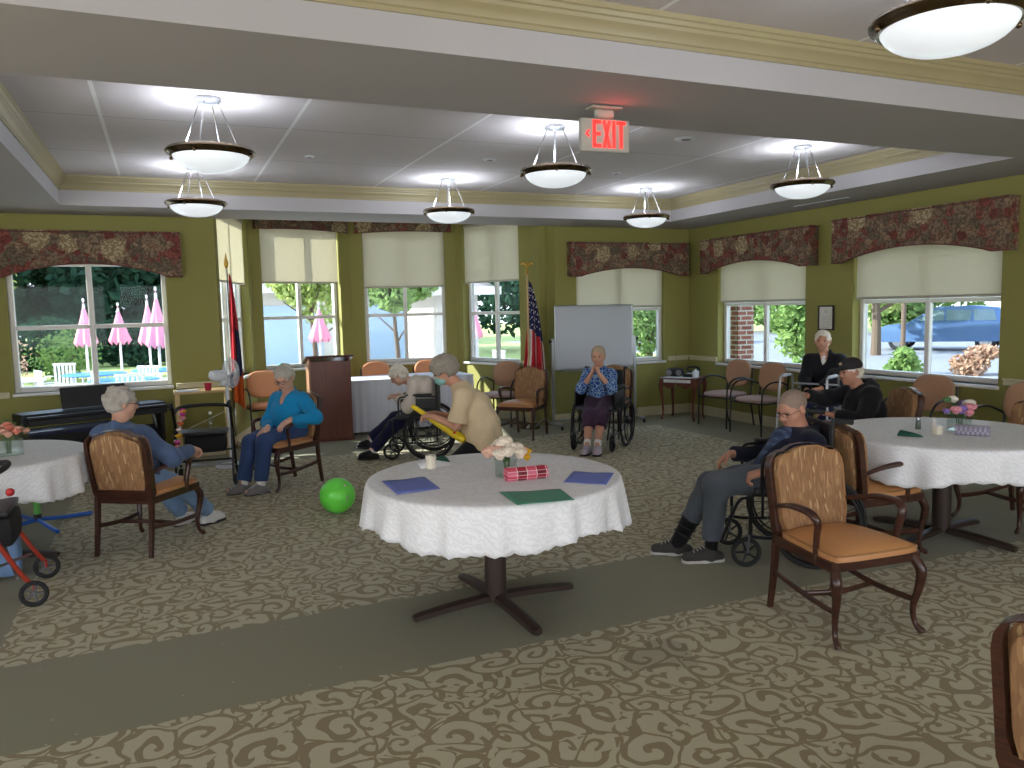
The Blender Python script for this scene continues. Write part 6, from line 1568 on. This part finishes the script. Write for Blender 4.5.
# closed parasols
def parasol(x, y, h, w, label):
    r = thing('parasol', (x, y, -.12), 0, label, 'parasol', 'closed pink parasols on the patio'); m = MB(); m.tube([(0, 0, 0), (0, 0, h)], .03, 10); m.build('pole', plain('white_frame', (214, 212, 206)), r)
    m = MB(); m.lathe([(.28, 0), (.28, .05), (.06, .09)], 20); m.build('base', plain('white_frame', (214, 212, 206)), r)
    n = 32; vs = []; fs = []; lv = [(0, .02), (.12, .10), (.45, .45), (.8, .85), (1, 1.0)]
    for t_, k in lv:
        for i in range(n): a = 2*PI*i/n; rr = w*.78*k*(1+.16*math.cos(8*a)*k); vs.append((rr*math.cos(a), rr*math.sin(a), h+.05-t_*(h-1.12)+(.06*math.cos(8*a) if t_ == 1 else 0)))
    for q in range(len(lv)-1):
        for i in range(n): j = (i+1) % n; fs.append((q*n+i, q*n+j, (q+1)*n+j, (q+1)*n+i))
    fs.append(tuple(range(n))); m = MB(); m.add(vs, fs); m.build('canopy', cloth('parasol_pink', (218, 140, 160), .06), r, ang=60)
    m = MB(); m.ell((0, 0, h+.09), (.03, .03, .05), 10, 8); m.build('finial', plain('white_frame', (214, 212, 206)), r)
for x, y, h, w, lab in ((-1.75, 21.6, 2.15, .30, 'closed pink parasol leftmost on the patio, behind the window mullion'), (-1.05, 22.4, 2.05, .30, 'closed pink parasol, second from the left on the patio'), (-.35, 21.0, 2.2, .28, 'closed pale pink parasol third from the left, half behind its neighbour'),
                   (-.13, 18.8, 2.32, .30, 'tallest closed pink parasol at the right of the left window'), (3.3, 18.6, 1.95, .30, 'closed pink parasol standing behind the lectern window'), (6.6, 17.2, 1.95, .26, 'closed pink parasol beside the stars and stripes flag')):
    parasol(x, y, h, w, lab)
bl = plain('patio_blue', (50, 120, 200), .4)
def patio_table(x, y, label, mat):
    r = thing('patio_table', (x, y, -.12), 0, label, 'patio table'); m = MB(); m.lathe([(.56, .70), (.58, .715), (.56, .73)], 28); m.build('tabletop', mat, r)
    for k in range(4): a = k*PI/2+.6; m = MB(); m.tube([(.42*math.cos(a), .42*math.sin(a), .70), (.46*math.cos(a), .46*math.sin(a), 0)], .02, 8); m.build('leg', plain('white_frame', (214, 212, 206)), r)
for i, (x, y, mt, lab) in enumerate(((-1.3, 17.4, bl, 'blue round patio table behind the left window'), (-.7, 15.4, bl, 'blue patio table nearest the left window'), (-2.6, 16.6, 'white_frame', 'white patio table at the left of the patio'), (-.1, 17.8, bl, 'blue patio table under the tall closed parasol'), (6.2, 15.6, 'white_frame', 'white patio table outside the right bay window'), (4.4, 16.5, 'white_frame', 'white patio table outside the middle bay window'))):
    patio_table(x, y, lab, mt)
def patio_chair(rz):
    r = thing('patio_chair', cat='patio chair'); m = MB(); m.rbox((0, 0, .42), (.46, .44, .03), .012, 4); m.build('seat', 'white_frame', r)
    m = MB()
    for i in range(6): m.box((-.19+.076*i, -.22, .66), (.045, .02, .42), 0, None, .004)
    m.box((0, -.22, .88), (.46, .025, .05), 0, None, .006); m.build('backrest', 'white_frame', r)
    for s in (-1, 1):
        for q_ in (-1, 1): m = MB(); m.tube([(s*.2, q_*.19, .42), (s*.22, q_*.21, 0)], .014, 6); m.build('leg', 'white_frame', r)
        m = MB(); m.tube([(s*.23, -.2, .64), (s*.24, .16, .64), (s*.23, .2, .42)], .013, 6, smooth=3); m.build('arm', 'white_frame', r)
    return r
PC = patio_chair(0)
for i, (x, y, a) in enumerate(((-3.5, 16.6, 1.4), (-2.6, 15.6, .1), (-1.9, 16.3, -1.2), (-1.4, 15.2, 1.6), (-.2, 16.4, -.6), (-.6, 14.4, .2), (.3, 17.2, -1.7), (-2.0, 18.3, 2.8), (5.4, 15.3, 1.5), (6.9, 16.0, -1.3), (3.6, 16.2, 1.2), (5.2, 16.9, -1.6))):
    place(PC, (x, y, -.12), a, 'white slatted patio chair on the sunny patio outside the far left window' if i < 8 else 'white slatted patio chair on the sunny ground outside the bay windows', 'white patio chairs')
# white pavilion beyond the bay
def gable(name, x0, x1, y0, y1, hw, hr, label, wall_m, roof_m, win=()):
    cx, cy = (x0+x1)/2, (y0+y1)/2; r = thing(name, (cx, cy, -.16), 0, label, 'building'); w, d = x1-x0, y1-y0
    m = MB(); m.box((0, 0, hw/2), (w, d, hw)); m.build('walls', wall_m, r, smooth=False)
    m = MB(); o = .5; vs = [(-w/2-o, -d/2-o, hw), (w/2+o, -d/2-o, hw), (w/2+o, d/2+o, hw), (-w/2-o, d/2+o, hw), (-w/2+d/2.5, 0, hr), (w/2-d/2.5, 0, hr)]
    m.add(vs, [(0, 1, 5, 4), (1, 2, 5), (2, 3, 4, 5), (3, 0, 4), (3, 2, 1, 0)]); m.build('roof', roof_m, r, smooth=False)
    m = MB(); m.box((0, -d/2-o, hw+.0), (w+2*o, .06, .22)); m.box((-w/2-o, 0, hw), (.06, d+2*o, .22)); m.build('fascia', plain('white_frame', (214, 212, 206)), r, smooth=False)
    for k, (a, b, z0, z1) in enumerate(win):
        m = MB(); m.box(((a+b)/2, -d/2-.02, (z0+z1)/2), (b-a, .05, z1-z0)); m.build('garage_door' if z0 < .3 else 'window', plain('pale_blue_panel', (170, 190, 214), .5), r, smooth=False)
roofm = plain('grey_shingle', (136, 128, 124), .9, var=.25, scale=40); wallm = plain('pale_siding', (206, 198, 190), .8, var=.04)
gable('pavilion', 1.4, 9.2, 26.0, 33.0, 2.6, 4.6, 'pale low building with grey shingle roof beyond the bay windows', wallm, roofm, ((-2.6, -.6, 0, 2.1), (.6, 3.0, .0, 2.1)))
gable('garden_shed', 6.8, 8.0, 20.5, 23.5, 2.35, 3.2, 'small pale outbuilding with pitched roof in the right bay window', wallm, roofm)
# brick pier outside the window by the corner
m = MB(); m.box((8.22, 9.85, 1.4), (.30, .30, 3.1)); o = m.build('brick_pillar', 'brick', smooth=False); tag(o, 'red brick pillar outside the window above the pink-seated chairs', 'pillar')
m = MB(); m.box((8.22, 9.85, 2.99), (.36, .36, .08), 0, None, .01); m.build('capstone', 'concrete', o)
# parked car
def car():
    r = thing('car', (25.4, 19.5, -.13), face_dir(-.5, .86)+0, 'blue hatchback wagon parked across the grass, seen through the right window', 'car')
    body = plain('car_blue', (84, 112, 150), .2, .3, var=.02)
    # profile along local y (front +), heights
    prof = [(-2.1, .35), (-2.18, .55), (-2.14, .95), (-2.05, 1.02), (-1.2, 1.05), (.7, 1.02), (1.75, .90), (2.1, .72), (2.16, .5), (2.1, .3)]
    m = MB(); W = .88; vs = []; n = len(prof)
    for s, k in ((-1, .93), (-1, 1), (1, 1), (1, .93)):
        vs += [(s*W*k, y*(.985 if k < 1 else 1), z+(.0 if k == 1 else 0)) for y, z in prof]
    vs = []
    rings = [(-W, .96), (-W*.985, 1), (W*.985, 1), (W, .96)]
    for x, k in rings: vs += [(x, y*k, .3+(z-.3)*k if z > .6 else z) for y, z in prof]
    fs = [(q*n+i, q*n+i+1, (q+1)*n+i+1, (q+1)*n+i) for q in range(3) for i in range(n-1)]+[tuple(range(n-1, -1, -1)), tuple(range(3*n, 4*n))]+[(q*n, (q+1)*n, (q+2)*n-1 if False else (q+1)*n+n-1, q*n+n-1) for q in range(3)]
    m.add(vs, fs); m.build('body', body, r, ang=40)
    roof = [(-1.95, 1.0), (-1.7, 1.48), (-.9, 1.56), (.2, 1.52), (1.05, 1.0)]; m = MB(); vs = []; n = len(roof)
    for x in (-1, 1): vs += [(x*(.82-.18*(z-1)/.5), y, z) for y, z in roof]
    m.add(vs, [(i, i+1, n+i+1, n+i) for i in range(n-1)]+[tuple(range(n-1, -1, -1)), tuple(range(n, 2*n)), (0, n, 2*n-1, n-1)]); m.build('cabin', body, r, ang=30)
    gm_ = plain('car_glass', (110, 128, 130), .08, .2)
    for s in (-1, 1):
        for (y0, y1, y2, y3) in ((-1.65, -1.55, -.95, -.98), (-.88, -.90, -.15, -.15), (-.07, -.07, .28, .78)):
            m = MB(); xx = lambda z: s*(.835-.18*(z-1)/.5); vs = [(xx(1.05), y0, 1.05), (xx(1.42), y1, 1.42), (xx(1.42), y2, 1.42), (xx(1.05), y3, 1.05)]; m.add(vs+[(v[0]-s*.02, v[1], v[2]) for v in vs], [(0, 1, 2, 3), (7, 6, 5, 4), (0, 4, 5, 1), (1, 5, 6, 2), (2, 6, 7, 3), (3, 7, 4, 0)]); m.build('side_window', gm_, r, smooth=False)
        for yy in (-1.35, 1.35):
            m = MB(); m.torus(.25, .08, (s*.80, yy, .33), 'x', 28, 8); w = m.build('wheel', 'black_rubber', r); m = MB(); m.tube([(s*.74, yy, .33), (s*.87, yy, .33)], .19, 18); m.build('hubcap', 'chrome', w)
        m = MB(); m.rbox((s*.70, 2.04, .72), (.28, .14, .14), .05, 4); m.build('headlamp', plain('lamp_clear', (220, 224, 226), .1), r)
        m = MB(); m.rbox((s*.76, -2.08, .95), (.16, .12, .26), .04, 4); m.build('tail_lamp', plain('tail_red', (190, 60, 50), .2), r)
        m = MB(); m.rbox((s*.93, .72, 1.06), (.14, .10, .12), .04, 4); m.build('wing_mirror', body, r)
    return r
car()
m = MB(); m.tube([(0, 0, 0), (0, 0, 6)], .07, 12); o = m.build('utility_pole', bark); o.location = (20.6, 17.2, -.16); tag(o, 'dark pole by the road behind the parked car', 'pole'); m = MB(); m.box((0, 0, 5.4), (1.6, .1, .12)); m.build('cross_arm', bark, o)
# garden ornament in the bay view
r = thing('garden_ornament', (1.85, 14.5, -.12), 0, 'small colourful bird ornament on a stake outside the lectern window', 'garden ornament')
m = MB(); m.tube([(0, 0, 0), (0, 0, .72)], .012, 6); m.build('stake', 'black_metal', r); m = MB(); m.ell((0, 0, .78), (.05, .05, .10), 12, 8); m.ell((0, -.02, .90), (.035, .04, .04), 10, 8); m.build('bird_body', plain('teal_paint', (40, 140, 130), .5), r)
m = MB()
for s in (-1, 1): m.tube([(0, 0, .84), (s*.14, .02, .88), (s*.20, .03, .84)], [.03, .03, .01], 6, flat=(.3, 1.4))
m.build('wings', plain('petal_yellow', (226, 176, 40)), r)
